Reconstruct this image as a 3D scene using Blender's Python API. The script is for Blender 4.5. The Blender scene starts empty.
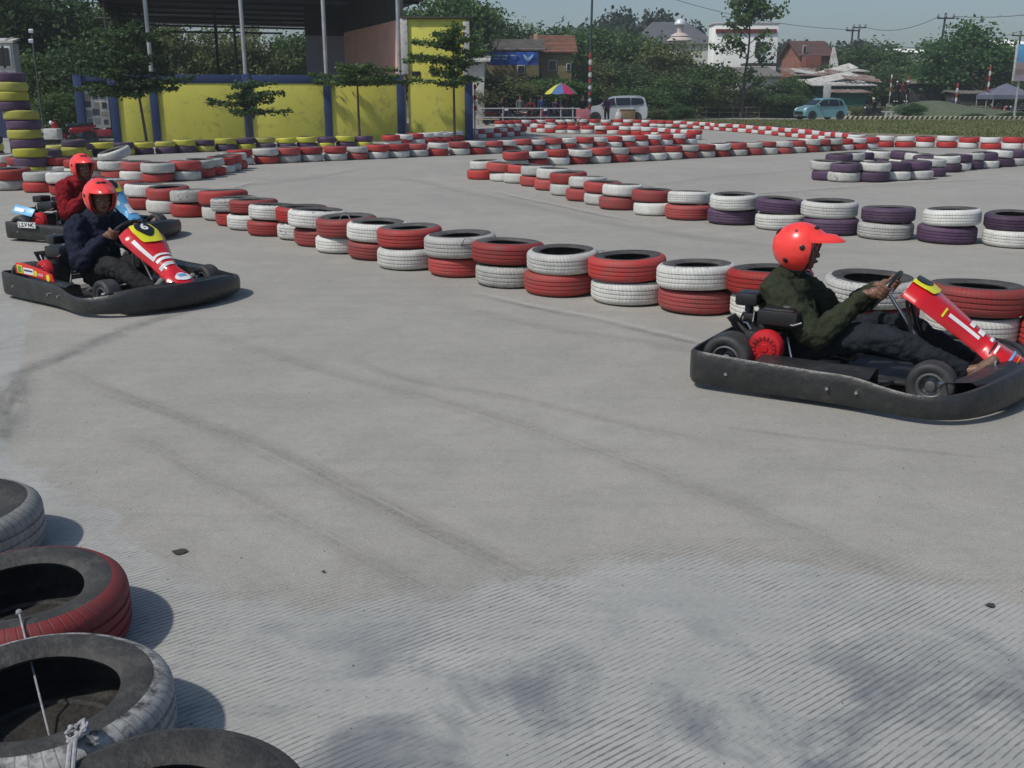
import bpy, bmesh, math, random
import numpy as np
from mathutils import Vector, Matrix, Euler

random.seed(7)
rng = np.random.default_rng(11)
R = math.radians
sc = bpy.context.scene
col = sc.collection

# ------------------------------------------------------------------ camera
F_PX, PITCH, CAM_H = 1000.0, R(15.96), 1.58
cd = bpy.data.cameras.new('camera'); cam = bpy.data.objects.new('camera', cd); col.objects.link(cam)
cam.location = (0, 0, CAM_H); cam.rotation_euler = (R(90) - PITCH, 0, 0)
cd.sensor_width = 36; cd.lens = 36 * F_PX / 1024; cd.clip_end = 6000; cd.clip_start = 0.05
sc.camera = cam

# ------------------------------------------------------------------ light
SUN_EL = R(52)
SUN_TO = Vector((0.80, 0.52, 0)).normalized()          # direction in which shadows fall
w = bpy.data.worlds.new('World'); sc.world = w; w.use_nodes = True
nt = w.node_tree; bg = nt.nodes['Background']
sky = nt.nodes.new('ShaderNodeTexSky'); sky.sky_type = 'NISHITA'; sky.sun_disc = False
sky.sun_elevation = SUN_EL
sun_from = -SUN_TO
sky.sun_rotation = math.atan2(sun_from.x, sun_from.y)
sky.air_density = 1.0; sky.dust_density = 1.6; sky.ozone_density = 1.5
tint = nt.nodes.new('ShaderNodeMix'); tint.data_type = 'RGBA'; tint.blend_type = 'MULTIPLY'; tint.inputs[0].default_value = 1; tint.inputs[7].default_value = (0.72, 0.77, 0.80, 1)
nt.links.new(sky.outputs[0], tint.inputs[6]); nt.links.new(tint.outputs[2], bg.inputs[0]); bg.inputs[1].default_value = 0.095
sd = bpy.data.lights.new('sun', 'SUN'); so = bpy.data.objects.new('sun', sd); col.objects.link(so)
sd.energy = 2.3; sd.angle = R(2.2); sd.color = (1.0, 0.95, 0.88)
dirv = Vector((SUN_TO.x * math.cos(SUN_EL), SUN_TO.y * math.cos(SUN_EL), -math.sin(SUN_EL)))
so.rotation_euler = dirv.to_track_quat('-Z', 'Y').to_euler()
sc.view_settings.view_transform = 'Standard'; sc.view_settings.look = 'None'
sc.view_settings.gamma = 1; sc.view_settings.exposure = 0.36
try: sc.view_settings.use_curve_mapping = False
except Exception: pass

# ------------------------------------------------------------------ picture-to-place helpers
CP, SP = math.cos(PITCH), math.sin(PITCH)
def ray(u, v):
    a = (u - 512) / F_PX; b = (384 - v) / F_PX
    return Vector((a, CP + b * SP, -SP + b * CP))
def ground(u, v, z=0.0):
    d = ray(u, v); t = (z - CAM_H) / d.z
    return Vector((d.x * t, d.y * t, z))
def at(u, v, Y):
    d = ray(u, v); t = Y / d.y
    return Vector((d.x * t, Y, CAM_H + d.z * t))
def xat(u, Y, z=1.0): 
    dp = Y * CP - (z - CAM_H) * SP
    return (u - 512) / F_PX * dp

# ------------------------------------------------------------------ object helpers
def tag(o, label=None, cat=None, group=None, kind=None):
    if label: o['label'] = label
    if cat: o['category'] = cat
    if group: o['group'] = group
    if kind: o['kind'] = kind
    return o
def empty(name, loc=(0, 0, 0), rz=0.0, label=None, cat=None, group=None, kind=None):
    o = bpy.data.objects.new(name, None); col.objects.link(o)
    o.location = loc; o.rotation_euler = (0, 0, rz); o.empty_display_size = 0.2
    return tag(o, label, cat, group, kind)
def copy_tree(o, parent=None):
    c = o.copy(); col.objects.link(c)
    if parent is not None:
        c.parent = parent; c.matrix_parent_inverse = o.matrix_parent_inverse.copy()
    for ch in list(o.children): copy_tree(ch, c)
    return c

class MB:
    """collects shapes, links them as one mesh object"""
    def __init__(s): s.v = []; s.f = []; s.mi = []; s.X = Matrix.Identity(4)
    def add(s, vs, fs, m=0):
        b = len(s.v); s.v += [tuple(s.X @ Vector(p)) for p in vs]
        s.f += [tuple(b + i for i in f) for f in fs]; s.mi += [m] * len(fs); return s
    def box(s, c, d, m=0, rot=None):
        M = Matrix.Translation(c)
        if rot is not None: M = M @ Euler(rot).to_matrix().to_4x4()
        x, y, z = d[0] / 2, d[1] / 2, d[2] / 2
        vs = [M @ Vector(p) for p in [(-x,-y,-z),(x,-y,-z),(x,y,-z),(-x,y,-z),(-x,-y,z),(x,-y,z),(x,y,z),(-x,y,z)]]
        return s.add(vs, [(0,3,2,1),(4,5,6,7),(0,1,5,4),(1,2,6,5),(2,3,7,6),(3,0,4,7)], m)
    def tube(s, pts, r, n=8, m=0, closed=False, flat=1.0, cap=True):
        pts = [Vector(p) for p in pts]; k = len(pts)
        rs = [r] * k if not hasattr(r, '__len__') else list(r)
        vs = []; prev = None
        for i, p in enumerate(pts):
            if closed: t = pts[(i + 1) % k] - pts[i - 1]
            else: t = pts[min(i + 1, k - 1)] - pts[max(i - 1, 0)]
            t.normalize()
            if prev is None:
                a = Vector((0, 0, 1)) if abs(t.z) < 0.9 else Vector((1, 0, 0))
                n1 = t.cross(a).normalized()
            else:
                n1 = (prev - t * prev.dot(t)).normalized()
            prev = n1; n2 = t.cross(n1)
            for j in range(n):
                a = 2 * math.pi * j / n
                vs.append(p + (n1 * math.cos(a) + n2 * math.sin(a) * flat) * rs[i])
        fs = []
        for i in range(k if closed else k - 1):
            for j in range(n):
                a = i * n + j; b = i * n + (j + 1) % n; c = ((i + 1) % k) * n + (j + 1) % n; d = ((i + 1) % k) * n + j
                fs.append((a, b, c, d))
        if not closed and cap:
            fs.append(tuple(range(n))[::-1]); fs.append(tuple((k - 1) * n + j for j in range(n)))
        return s.add(vs, fs, m)
    def cyl(s, a, b, r, n=16, m=0, r2=None): return s.tube([a, b], [r, r if r2 is None else r2], n, m)
    def lathe(s, prof, n=32, m=0, loop=False, mats=None):
        """prof: (r, z) list, about Z"""
        vs = []; k = len(prof)
        for j in range(n):
            a = 2 * math.pi * j / n
            vs += [(p[0] * math.cos(a), p[0] * math.sin(a), p[1]) for p in prof]
        b = len(s.v)
        for j in range(n):
            for i in range(k if loop else k - 1):
                i2 = (i + 1) % k; j2 = (j + 1) % n
                s.f.append((b + j * k + i, b + j2 * k + i, b + j2 * k + i2, b + j * k + i2))
                s.mi.append(m if mats is None else mats[i])
        s.v += [tuple(s.X @ Vector(p)) for p in vs]; return s
    def grid(s, rows, m=0, cu=False, cv=False):
        n = len(rows[0]); k = len(rows); vs = [p for r_ in rows for p in r_]; fs = []
        for i in range(k if cv else k - 1):
            for j in range(n if cu else n - 1):
                fs.append((i * n + j, i * n + (j + 1) % n, ((i + 1) % k) * n + (j + 1) % n, ((i + 1) % k) * n + j))
        return s.add(vs, fs, m)
    def prism(s, out, z0, z1, m=0):
        """outline in xy, extruded along z (use s.X to place it)"""
        n = len(out)
        vs = [(x, y, z0) for x, y in out] + [(x, y, z1) for x, y in out]
        fs = [tuple(range(n))[::-1], tuple(range(n, 2 * n))] + [(i, (i + 1) % n, n + (i + 1) % n, n + i) for i in range(n)]
        return s.add(vs, fs, m)
    def ell(s, c, r, n=12, m=0, rot=None):
        M = Matrix.Translation(c) @ (Euler(rot).to_matrix().to_4x4() if rot else Matrix.Identity(4))
        r = (r, r, r) if not hasattr(r, '__len__') else r
        rows = []
        k = max(5, n // 2)
        vs = [M @ Vector((0, 0, r[2]))]
        for i in range(1, k):
            t = math.pi * i / k
            for j in range(n):
                a = 2 * math.pi * j / n
                vs.append(M @ Vector((r[0] * math.sin(t) * math.cos(a), r[1] * math.sin(t) * math.sin(a), r[2] * math.cos(t))))
        vs.append(M @ Vector((0, 0, -r[2]))); fs = []
        for j in range(n): fs.append((0, 1 + j, 1 + (j + 1) % n))
        for i in range(k - 2):
            for j in range(n):
                a = 1 + i * n + j; b = 1 + i * n + (j + 1) % n
                fs.append((a, a + n, b + n, b))
        L = len(vs) - 1
        for j in range(n): fs.append((L, 1 + (k - 2) * n + (j + 1) % n, 1 + (k - 2) * n + j))
        return s.add(vs, fs, m)
    def mesh(s, name, mats, bevel=0.0, angle=35, smooth=True, bseg=2):
        me = bpy.data.meshes.new(name); me.from_pydata(s.v, [], s.f)
        for m_ in (mats if isinstance(mats, (list, tuple)) else [mats]): me.materials.append(m_)
        me.polygons.foreach_set('material_index', s.mi)
        bm = bmesh.new(); bm.from_mesh(me); bmesh.ops.recalc_face_normals(bm, faces=bm.faces)
        if bevel > 0:
            es = [e for e in bm.edges if len(e.link_faces) == 2 and e.calc_face_angle(0) > R(30)]
            try: bmesh.ops.bevel(bm, geom=es, offset=bevel, segments=bseg, affect='EDGES', profile=0.5, clamp_overlap=True)
            except Exception: pass
        bm.to_mesh(me); bm.free()
        if smooth:
            me.shade_smooth(); me.set_sharp_from_angle(angle=R(angle))
        me.update(); return me
    def build(s, name, mats, parent=None, bevel=0.0, angle=35, smooth=True, loc=None, rot=None):
        o = bpy.data.objects.new(name, s.mesh(name, mats, bevel, angle, smooth)); col.objects.link(o)
        if parent is not None: o.parent = parent
        if loc is not None: o.location = loc
        if rot is not None: o.rotation_euler = rot
        return o

def struct(o): o['kind'] = 'structure'; return o

def remeshed(mb, name, mats, voxel, smooth=6, disp=0.0, dscale=0.12, mat_fn=None, parent=None, dec=None):
    me = mb.mesh(name, mats, smooth=False)
    o = bpy.data.objects.new(name + '_tmp', me); col.objects.link(o)
    rm = o.modifiers.new('r', 'REMESH'); rm.mode = 'VOXEL'; rm.voxel_size = voxel
    if smooth:
        sm = o.modifiers.new('s', 'SMOOTH'); sm.iterations = smooth; sm.factor = 0.5
    if disp > 0:
        tx = bpy.data.textures.new(name + '_folds', 'CLOUDS'); tx.noise_scale = dscale; tx.noise_depth = 2
        d = o.modifiers.new('d', 'DISPLACE'); d.texture = tx; d.strength = disp; d.mid_level = 0.5; d.texture_coords = 'LOCAL'
    if dec:
        dc = o.modifiers.new('dec', 'DECIMATE'); dc.ratio = dec
    dg = bpy.context.evaluated_depsgraph_get(); dg.update()
    me2 = bpy.data.meshes.new_from_object(o.evaluated_get(dg)); me2.name = name
    bpy.data.objects.remove(o); 
    me2.materials.clear()
    for m_ in (mats if isinstance(mats, (list, tuple)) else [mats]): me2.materials.append(m_)
    if mat_fn:
        for p in me2.polygons: p.material_index = mat_fn(p.center)
    else:
        me2.polygons.foreach_set('material_index', [0] * len(me2.polygons))
    me2.shade_smooth()
    ob = bpy.data.objects.new(name, me2); col.objects.link(ob)
    if parent is not None: ob.parent = parent
    return ob

# ------------------------------------------------------------------ materials
MATS = {}
def mat(name, c, rough=0.6, var=0.15, scale=3.0, bump=0.0, bscale=40.0, c2=None, metal=0.0, spec=0.5, coat=0.0, dirt=None, dirt_amt=0.0, dscale=6.0, streak=False, rnd=0.0):
    if name in MATS: return MATS[name]
    m = bpy.data.materials.new(name); m.use_nodes = True; nt = m.node_tree; N = nt.nodes; L = nt.links
    b = N['Principled BSDF']; b.inputs['Roughness'].default_value = rough; b.inputs['Metallic'].default_value = metal
    b.inputs['Specular IOR Level'].default_value = spec
    if coat: b.inputs['Coat Weight'].default_value = coat; b.inputs['Coat Roughness'].default_value = 0.08
    tc = N.new('ShaderNodeTexCoord'); vec = tc.outputs['Object']
    if rnd > 0:
        oi = N.new('ShaderNodeObjectInfo'); ma = N.new('ShaderNodeVectorMath'); ma.operation = 'MULTIPLY_ADD'
        co = N.new('ShaderNodeCombineXYZ')
        mu = N.new('ShaderNodeMath'); mu.operation = 'MULTIPLY'; mu.inputs[1].default_value = 53.0
        L.new(oi.outputs['Random'], mu.inputs[0]); L.new(mu.outputs[0], co.inputs[0]); L.new(mu.outputs[0], co.inputs[2])
        ad = N.new('ShaderNodeVectorMath'); ad.operation = 'ADD'; L.new(vec, ad.inputs[0]); L.new(co.outputs[0], ad.inputs[1]); vec = ad.outputs[0]
    if streak:
        mp = N.new('ShaderNodeMapping'); mp.inputs['Scale'].default_value = (1, 1, 0.12); L.new(vec, mp.inputs[0]); svec = mp.outputs[0]
    else: svec = vec
    nz = N.new('ShaderNodeTexNoise'); nz.inputs['Scale'].default_value = scale; nz.inputs['Detail'].default_value = 6; nz.inputs['Roughness'].default_value = 0.65
    L.new(svec, nz.inputs['Vector'])
    mx = N.new('ShaderNodeMix'); mx.data_type = 'RGBA'
    lo = tuple(x * (1 - var) for x in c) + (1,); hi = tuple(min(1, x * (1 + var)) for x in (c2 or c)) + (1,)
    mx.inputs[6].default_value = lo; mx.inputs[7].default_value = hi
    rp = N.new('ShaderNodeMapRange'); rp.inputs[1].default_value = 0.3; rp.inputs[2].default_value = 0.7
    L.new(nz.outputs[0], rp.inputs[0]); L.new(rp.outputs[0], mx.inputs[0]); out = mx.outputs[2]
    if dirt:
        n2 = N.new('ShaderNodeTexNoise'); n2.inputs['Scale'].default_value = dscale; n2.inputs['Detail'].default_value = 8; n2.inputs['Roughness'].default_value = 0.7
        L.new(vec, n2.inputs['Vector'])
        r2 = N.new('ShaderNodeMapRange'); r2.inputs[1].default_value = 0.62 - dirt_amt * 0.35; r2.inputs[2].default_value = 0.72 - dirt_amt * 0.2; r2.inputs[4].default_value = 0.85
        L.new(n2.outputs[0], r2.inputs[0])
        m2 = N.new('ShaderNodeMix'); m2.data_type = 'RGBA'; L.new(r2.outputs[0], m2.inputs[0]); L.new(out, m2.inputs[6]); m2.inputs[7].default_value = tuple(dirt) + (1,)
        out = m2.outputs[2]
    if rnd > 0:
        hs = N.new('ShaderNodeHueSaturation'); mr = N.new('ShaderNodeMapRange'); mr.inputs[3].default_value = 1 - rnd; mr.inputs[4].default_value = 1 + rnd
        L.new(oi.outputs['Random'], mr.inputs[0]); L.new(mr.outputs[0], hs.inputs['Value']); L.new(out, hs.inputs['Color']); out = hs.outputs[0]
    L.new(out, b.inputs['Base Color'])
    if bump > 0:
        n3 = N.new('ShaderNodeTexNoise'); n3.inputs['Scale'].default_value = bscale; n3.inputs['Detail'].default_value = 5
        L.new(vec, n3.inputs['Vector'])
        bp = N.new('ShaderNodeBump'); bp.inputs['Strength'].default_value = bump; bp.inputs['Distance'].default_value = 0.02
        L.new(n3.outputs[0], bp.inputs['Height']); L.new(bp.outputs[0], b.inputs['Normal'])
    MATS[name] = m; return m

def plain(name, c, rough=0.5, metal=0.0, **k): return mat(name, c, rough, var=0.06, metal=metal, **k)

# ---- tyre paint: paint on the tread, rubber showing where it wore off
def tyre_paint(name, c, worn=(0.055, 0.053, 0.05), wear=0.35, dirt=(0.16, 0.14, 0.12)):
    m = bpy.data.materials.new(name); m.use_nodes = True; nt = m.node_tree; N = nt.nodes; L = nt.links
    b = N['Principled BSDF']; b.inputs['Roughness'].default_value = 0.62; b.inputs['Specular IOR Level'].default_value = 0.35
    tc = N.new('ShaderNodeTexCoord'); oi = N.new('ShaderNodeObjectInfo')
    mu = N.new('ShaderNodeMath'); mu.operation = 'MULTIPLY'; mu.inputs[1].default_value = 71.0; L.new(oi.outputs['Random'], mu.inputs[0])
    co = N.new('ShaderNodeCombineXYZ'); [L.new(mu.outputs[0], co.inputs[i]) for i in range(3)]
    ad = N.new('ShaderNodeVectorMath'); ad.operation = 'ADD'; L.new(tc.outputs['Object'], ad.inputs[0]); L.new(co.outputs[0], ad.inputs[1])
    sp = N.new('ShaderNodeSeparateXYZ'); L.new(tc.outputs['Object'], sp.inputs[0])
    an = N.new('ShaderNodeMath'); an.operation = 'ARCTAN2'; L.new(sp.outputs[1], an.inputs[0]); L.new(sp.outputs[0], an.inputs[1])
    # chevron sipes: sin(angle*N + |z|*k)
    az = N.new('ShaderNodeMath'); az.operation = 'ABSOLUTE'; L.new(sp.outputs[2], az.inputs[0])
    zk = N.new('ShaderNodeMath'); zk.operation = 'MULTIPLY'; zk.inputs[1].default_value = 45; L.new(az.outputs[0], zk.inputs[0])
    ak = N.new('ShaderNodeMath'); ak.operation = 'MULTIPLY_ADD'; ak.inputs[1].default_value = 64; L.new(an.outputs[0], ak.inputs[0]); L.new(zk.outputs[0], ak.inputs[2])
    sn = N.new('ShaderNodeMath'); sn.operation = 'SINE'; L.new(ak.outputs[0], sn.inputs[0])
    si = N.new('ShaderNodeMapRange'); si.inputs[1].default_value = 0.80; si.inputs[2].default_value = 0.97; L.new(sn.outputs[0], si.inputs[0])
    nz = N.new('ShaderNodeTexNoise'); nz.inputs['Scale'].default_value = 7; nz.inputs['Detail'].default_value = 8; nz.inputs['Roughness'].default_value = 0.72; L.new(ad.outputs[0], nz.inputs['Vector'])
    n2 = N.new('ShaderNodeTexNoise'); n2.inputs['Scale'].default_value = 26; n2.inputs['Detail'].default_value = 8; n2.inputs['Roughness'].default_value = 0.7; L.new(ad.outputs[0], n2.inputs['Vector'])
    # dirt tint
    mx = N.new('ShaderNodeMix'); mx.data_type = 'RGBA'; mx.inputs[6].default_value = tuple(c) + (1,)
    mx.inputs[7].default_value = tuple(a * 0.45 + d * 0.55 for a, d in zip(c, dirt)) + (1,)
    r1 = N.new('ShaderNodeMapRange'); r1.inputs[1].default_value = 0.32; r1.inputs[2].default_value = 0.66; L.new(nz.outputs[0], r1.inputs[0]); L.new(r1.outputs[0], mx.inputs[0])
    # worn: shoulder + fine noise + sipes
    sh = N.new('ShaderNodeMapRange'); sh.inputs[1].default_value = 0.070; sh.inputs[2].default_value = 0.095; sh.inputs[4].default_value = 0.16; L.new(az.outputs[0], sh.inputs[0])
    s1 = N.new('ShaderNodeMath'); s1.operation = 'ADD'; L.new(n2.outputs[0], s1.inputs[0]); L.new(sh.outputs[0], s1.inputs[1])
    rr = N.new('ShaderNodeMapRange'); rr.inputs[3].default_value = -0.13; rr.inputs[4].default_value = 0.10; 
    fr = N.new('ShaderNodeMath'); fr.operation = 'FRACT'; m7 = N.new('ShaderNodeMath'); m7.operation = 'MULTIPLY'; m7.inputs[1].default_value = 9.7
    L.new(oi.outputs['Random'], m7.inputs[0]); L.new(m7.outputs[0], fr.inputs[0]); L.new(fr.outputs[0], rr.inputs[0])
    s2 = N.new('ShaderNodeMath'); s2.operation = 'ADD'; L.new(s1.outputs[0], s2.inputs[0]); L.new(rr.outputs[0], s2.inputs[1])
    wr = N.new('ShaderNodeMapRange'); wr.inputs[1].default_value = 0.80 - wear * 0.3; wr.inputs[2].default_value = 0.92 - wear * 0.2; L.new(s2.outputs[0], wr.inputs[0])
    sm = N.new('ShaderNodeMath'); sm.operation = 'MULTIPLY'; sm.inputs[1].default_value = 0.32; L.new(si.outputs[0], sm.inputs[0])
    mxx = N.new('ShaderNodeMath'); mxx.operation = 'MAXIMUM'; L.new(wr.outputs[0], mxx.inputs[0]); L.new(sm.outputs[0], mxx.inputs[1])
    # groove recess darkening by real recess colour: r < tread radius
    m2 = N.new('ShaderNodeMix'); m2.data_type = 'RGBA'; L.new(mxx.outputs[0], m2.inputs[0]); L.new(mx.outputs[2], m2.inputs[6]); m2.inputs[7].default_value = tuple(worn) + (1,)
    hs = N.new('ShaderNodeHueSaturation'); mr = N.new('ShaderNodeMapRange'); mr.inputs[3].default_value = 0.66; mr.inputs[4].default_value = 1.15
    f2 = N.new('ShaderNodeMath'); f2.operation = 'FRACT'; m8 = N.new('ShaderNodeMath'); m8.operation = 'MULTIPLY'; m8.inputs[1].default_value = 23.3
    L.new(oi.outputs['Random'], m8.inputs[0]); L.new(m8.outputs[0], f2.inputs[0]); L.new(f2.outputs[0], mr.inputs[0]); L.new(mr.outputs[0], hs.inputs['Value']); L.new(m2.outputs[2], hs.inputs['Color'])
    ms_ = N.new('ShaderNodeMapRange'); ms_.inputs[3].default_value = 1.05; ms_.inputs[4].default_value = 0.9; L.new(fr.outputs[0], ms_.inputs[0]); L.new(ms_.outputs[0], hs.inputs['Saturation'])
    L.new(hs.outputs[0], b.inputs['Base Color'])
    hh = N.new('ShaderNodeMath'); hh.operation = 'MULTIPLY_ADD'; hh.inputs[1].default_value = -0.8; L.new(si.outputs[0], hh.inputs[0]); L.new(n2.outputs[0], hh.inputs[2])
    bp = N.new('ShaderNodeBump'); bp.inputs['Strength'].default_value = 0.4; bp.inputs['Distance'].default_value = 0.005
    L.new(hh.outputs[0], bp.inputs['Height']); L.new(bp.outputs[0], b.inputs['Normal'])
    return m

RUBBER = mat('tyre_rubber', (0.058, 0.055, 0.052), 0.75, var=0.3, scale=5, bump=0.25, bscale=60, dirt=(0.10, 0.095, 0.088), dirt_amt=0.5, dscale=7, rnd=0.3)
RUBBER_NEAR = mat('dark_tyre_rubber', (0.030, 0.029, 0.027), 0.7, var=0.3, scale=6, bump=0.3, bscale=70, dirt=(0.065, 0.062, 0.055), dirt_amt=0.35, dscale=12, rnd=0.2)
TP = {'R': tyre_paint('red_tyre_paint', (0.46, 0.024, 0.024), wear=0.42, dirt=(0.2, 0.11, 0.09)),
      'W': tyre_paint('white_tyre_paint', (0.68, 0.68, 0.635), wear=0.60, dirt=(0.33, 0.33, 0.31)),
      'P': tyre_paint('purple_tyre_paint', (0.075, 0.032, 0.085), wear=0.3, dirt=(0.12, 0.09, 0.12)),
      'Y': tyre_paint('yellow_tyre_paint', (0.55, 0.52, 0.045), wear=0.3, dirt=(0.3, 0.28, 0.12)),
      'F': tyre_paint('faded_white_tyre_paint', (0.44, 0.44, 0.42), wear=0.75, dirt=(0.14, 0.14, 0.14)),
      'D': tyre_paint('faded_red_tyre_paint', (0.24, 0.022, 0.024), wear=0.45, dirt=(0.10, 0.05, 0.045)),
      'K': tyre_paint('bare_tyre_tread', (0.05, 0.048, 0.046), wear=0.3, dirt=(0.10, 0.095, 0.09))}
CNAME = {'R': 'red', 'W': 'white', 'P': 'purple', 'Y': 'yellow', 'K': 'bare black'}
# ================================================================== GROUND
def ground_material():
    m = bpy.data.materials.new('track_concrete'); m.use_nodes = True; nt = m.node_tree; N = nt.nodes; L = nt.links
    b = N['Principled BSDF']; b.inputs['Roughness'].default_value = 0.85; b.inputs['Specular IOR Level'].default_value = 0.25
    tc = N.new('ShaderNodeTexCoord'); P = tc.outputs['Object']
    def noise(scale, det=6, rough=0.6, vec=P, dist=0.0):
        n = N.new('ShaderNodeTexNoise'); n.inputs['Scale'].default_value = scale; n.inputs['Detail'].default_value = det
        n.inputs['Roughness'].default_value = rough; n.inputs['Distortion'].default_value = dist; L.new(vec, n.inputs['Vector']); return n.outputs[0]
    def rng_(x, a, b_, c=0.0, d=1.0):
        r = N.new('ShaderNodeMapRange'); r.inputs[1].default_value = a; r.inputs[2].default_value = b_; r.inputs[3].default_value = c; r.inputs[4].default_value = d
        L.new(x, r.inputs[0]); return r.outputs[0]
    def math_(op, a, b_=None, c=None):
        n = N.new('ShaderNodeMath'); n.operation = op
        for i, x in enumerate((a, b_, c)):
            if x is None: continue
            if isinstance(x, (int, float)): n.inputs[i].default_value = x
            else: L.new(x, n.inputs[i])
        return n.outputs[0]
    def mix(f, a, b_):
        n = N.new('ShaderNodeMix'); n.data_type = 'RGBA'
        for i, x in ((0, f), (6, a), (7, b_)):
            if isinstance(x, tuple): n.inputs[i].default_value = x + (1,)
            elif isinstance(x, float): n.inputs[i].default_value = x
            else: L.new(x, n.inputs[i])
        return n.outputs[2]
    sp = N.new('ShaderNodeSeparateXYZ'); L.new(P, sp.inputs[0]); X, Y = sp.outputs[0], sp.outputs[1]
    # worn driving surface
    big = noise(0.35, 5, 0.55); mid = noise(2.2, 8, 0.7); fine = noise(30, 10, 0.9); grit = noise(120, 6, 0.9)
    base = mix(rng_(big, 0.35, 0.65), (0.325, 0.312, 0.270), (0.405, 0.384, 0.332))
    base = mix(rng_(mid, 0.38, 0.70, 0.0, 0.6), base, (0.245, 0.243, 0.222))
    base = mix(rng_(noise(0.9, 9, 0.75, dist=1.2), 0.50, 0.72, 0.0, 0.45), base, (0.45, 0.44, 0.40))
    mq = N.new('ShaderNodeMapping'); mq.inputs['Rotation'].default_value = (0, 0, R(28)); mq.inputs['Scale'].default_value = (0.35, 7.0, 1); L.new(P, mq.inputs[0])
    base = mix(rng_(noise(1.0, 8, 0.7, vec=mq.outputs[0]), 0.50, 0.78, 0.0, 0.35), base, (0.19, 0.185, 0.17))
    base = mix(rng_(noise(7.0, 10, 0.85), 0.48, 0.66, 0.0, 0.4), base, (0.24, 0.232, 0.205))
    base = mix(rng_(noise(11.0, 10, 0.88), 0.52, 0.68, 0.0, 0.5), base, (0.46, 0.445, 0.40))
    base = mix(rng_(fine, 0.42, 0.68, 0.0, 0.7), base, (0.43, 0.415, 0.395))
    base = mix(rng_(grit, 0.50, 0.64, 0.0, 0.9), base, (0.13, 0.125, 0.118))
    # tined concrete close to the fence: boundary Y as a function of X
    fc = N.new('ShaderNodeFloatCurve'); L.new(rng_(X, -4.0, 4.0), fc.inputs[1])
    pts = [(-4.0, 8.2), (-3.2, 6.4), (-2.46, 4.54), (-1.64, 3.69), (-1.155, 3.17), (-0.857, 2.95), (-0.595, 2.93), (-0.11, 3.05), (0.31, 3.2), (0.74, 3.26), (1.67, 2.98), (4.0, 2.3)]
    cv = fc.mapping.curves[0]
    while len(cv.points) > 2: cv.points.remove(cv.points[-1])
    cv.points[0].location = ((pts[0][0] + 4) / 8, pts[0][1] / 10); cv.points[1].location = ((pts[-1][0] + 4) / 8, pts[-1][1] / 10)
    for px, py in pts[1:-1]: cv.points.new((px + 4) / 8, py / 10)
    fc.mapping.update()
    yb = math_('MULTIPLY', fc.outputs[0], 10.0)
    wob = math_('MULTIPLY', math_('SUBTRACT', noise(3.5, 9, 0.72), 0.5), 0.75)
    dd = math_('ADD', math_('SUBTRACT', yb, Y), wob)
    mask = rng_(dd, -0.02, 0.05); gmask = rng_(dd, -0.38, 0.12)
    # grooves running at 38 degrees
    ca, sa = math.cos(R(37.5)), math.sin(R(37.5))
    wq = math_('MULTIPLY', math_('SUBTRACT', noise(1.6, 6, 0.65), 0.5), 0.035)
    q = math_('ADD', math_('ADD', math_('MULTIPLY', X, -sa), math_('MULTIPLY', Y, ca)), wq)
    fq = math_('FRACT', math_('MULTIPLY', q, 1 / 0.0205))
    tri = math_('ABSOLUTE', math_('SUBTRACT', fq, 0.5))
    # pieces along the groove, so that lines break up
    mp = N.new('ShaderNodeMapping'); mp.inputs['Rotation'].default_value = (0, 0, -R(37.5)); mp.inputs['Scale'].default_value = (1.6, 42.0, 1); 
    mp.vector_type = 'POINT'
    L.new(P, mp.inputs[0])
    brk = noise(1.0, 3, 0.6, vec=mp.outputs[0])
    patchy = noise(1.3, 5, 0.6)
    width = math_('ADD', rng_(patchy, 0.36, 0.60, -0.06, 0.15), math_('MULTIPLY', math_('SUBTRACT', brk, 0.5), 0.42))
    gro = rng_(math_('SUBTRACT', width, tri), -0.05, 0.06)
    gro = math_('MULTIPLY', gro, math_('MULTIPLY', gmask, rng_(noise(9, 10, 0.85), 0.36, 0.60, 0.24, 0.80)))
    tined = mix(rng_(noise(2.6, 7, 0.65), 0.35, 0.68), (0.300, 0.304, 0.280), (0.415, 0.410, 0.378))
    tined = mix(rng_(noise(9, 8, 0.75), 0.45, 0.8, 0.0, 0.6), tined, (0.27, 0.28, 0.285))
    tined = mix(rng_(fine, 0.40, 0.72, 0.0, 0.5), tined, (0.52, 0.52, 0.51))
    tined = mix(rng_(grit, 0.53, 0.70, 0.0, 0.8), tined, (0.15, 0.15, 0.148))
    # dark bluish patches mixed in towards the near edge
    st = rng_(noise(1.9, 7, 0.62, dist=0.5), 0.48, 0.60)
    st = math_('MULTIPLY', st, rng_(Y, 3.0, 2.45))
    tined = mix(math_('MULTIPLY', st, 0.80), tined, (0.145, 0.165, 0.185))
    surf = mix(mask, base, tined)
    surf = mix(gro, surf, (0.12, 0.12, 0.117))
    # greenish dusty cast on the far side of the tined band is the same concrete
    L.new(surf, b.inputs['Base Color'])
    h = math_('ADD', math_('MULTIPLY', gro, -1.0), math_('ADD', math_('MULTIPLY', fine, 0.25), math_('MULTIPLY', grit, 0.25)))
    bp = N.new('ShaderNodeBump'); bp.inputs['Strength'].default_value = 0.55; bp.inputs['Distance'].default_value = 0.006
    L.new(h, bp.inputs['Height']); L.new(bp.outputs[0], b.inputs['Normal'])
    return m

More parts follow.
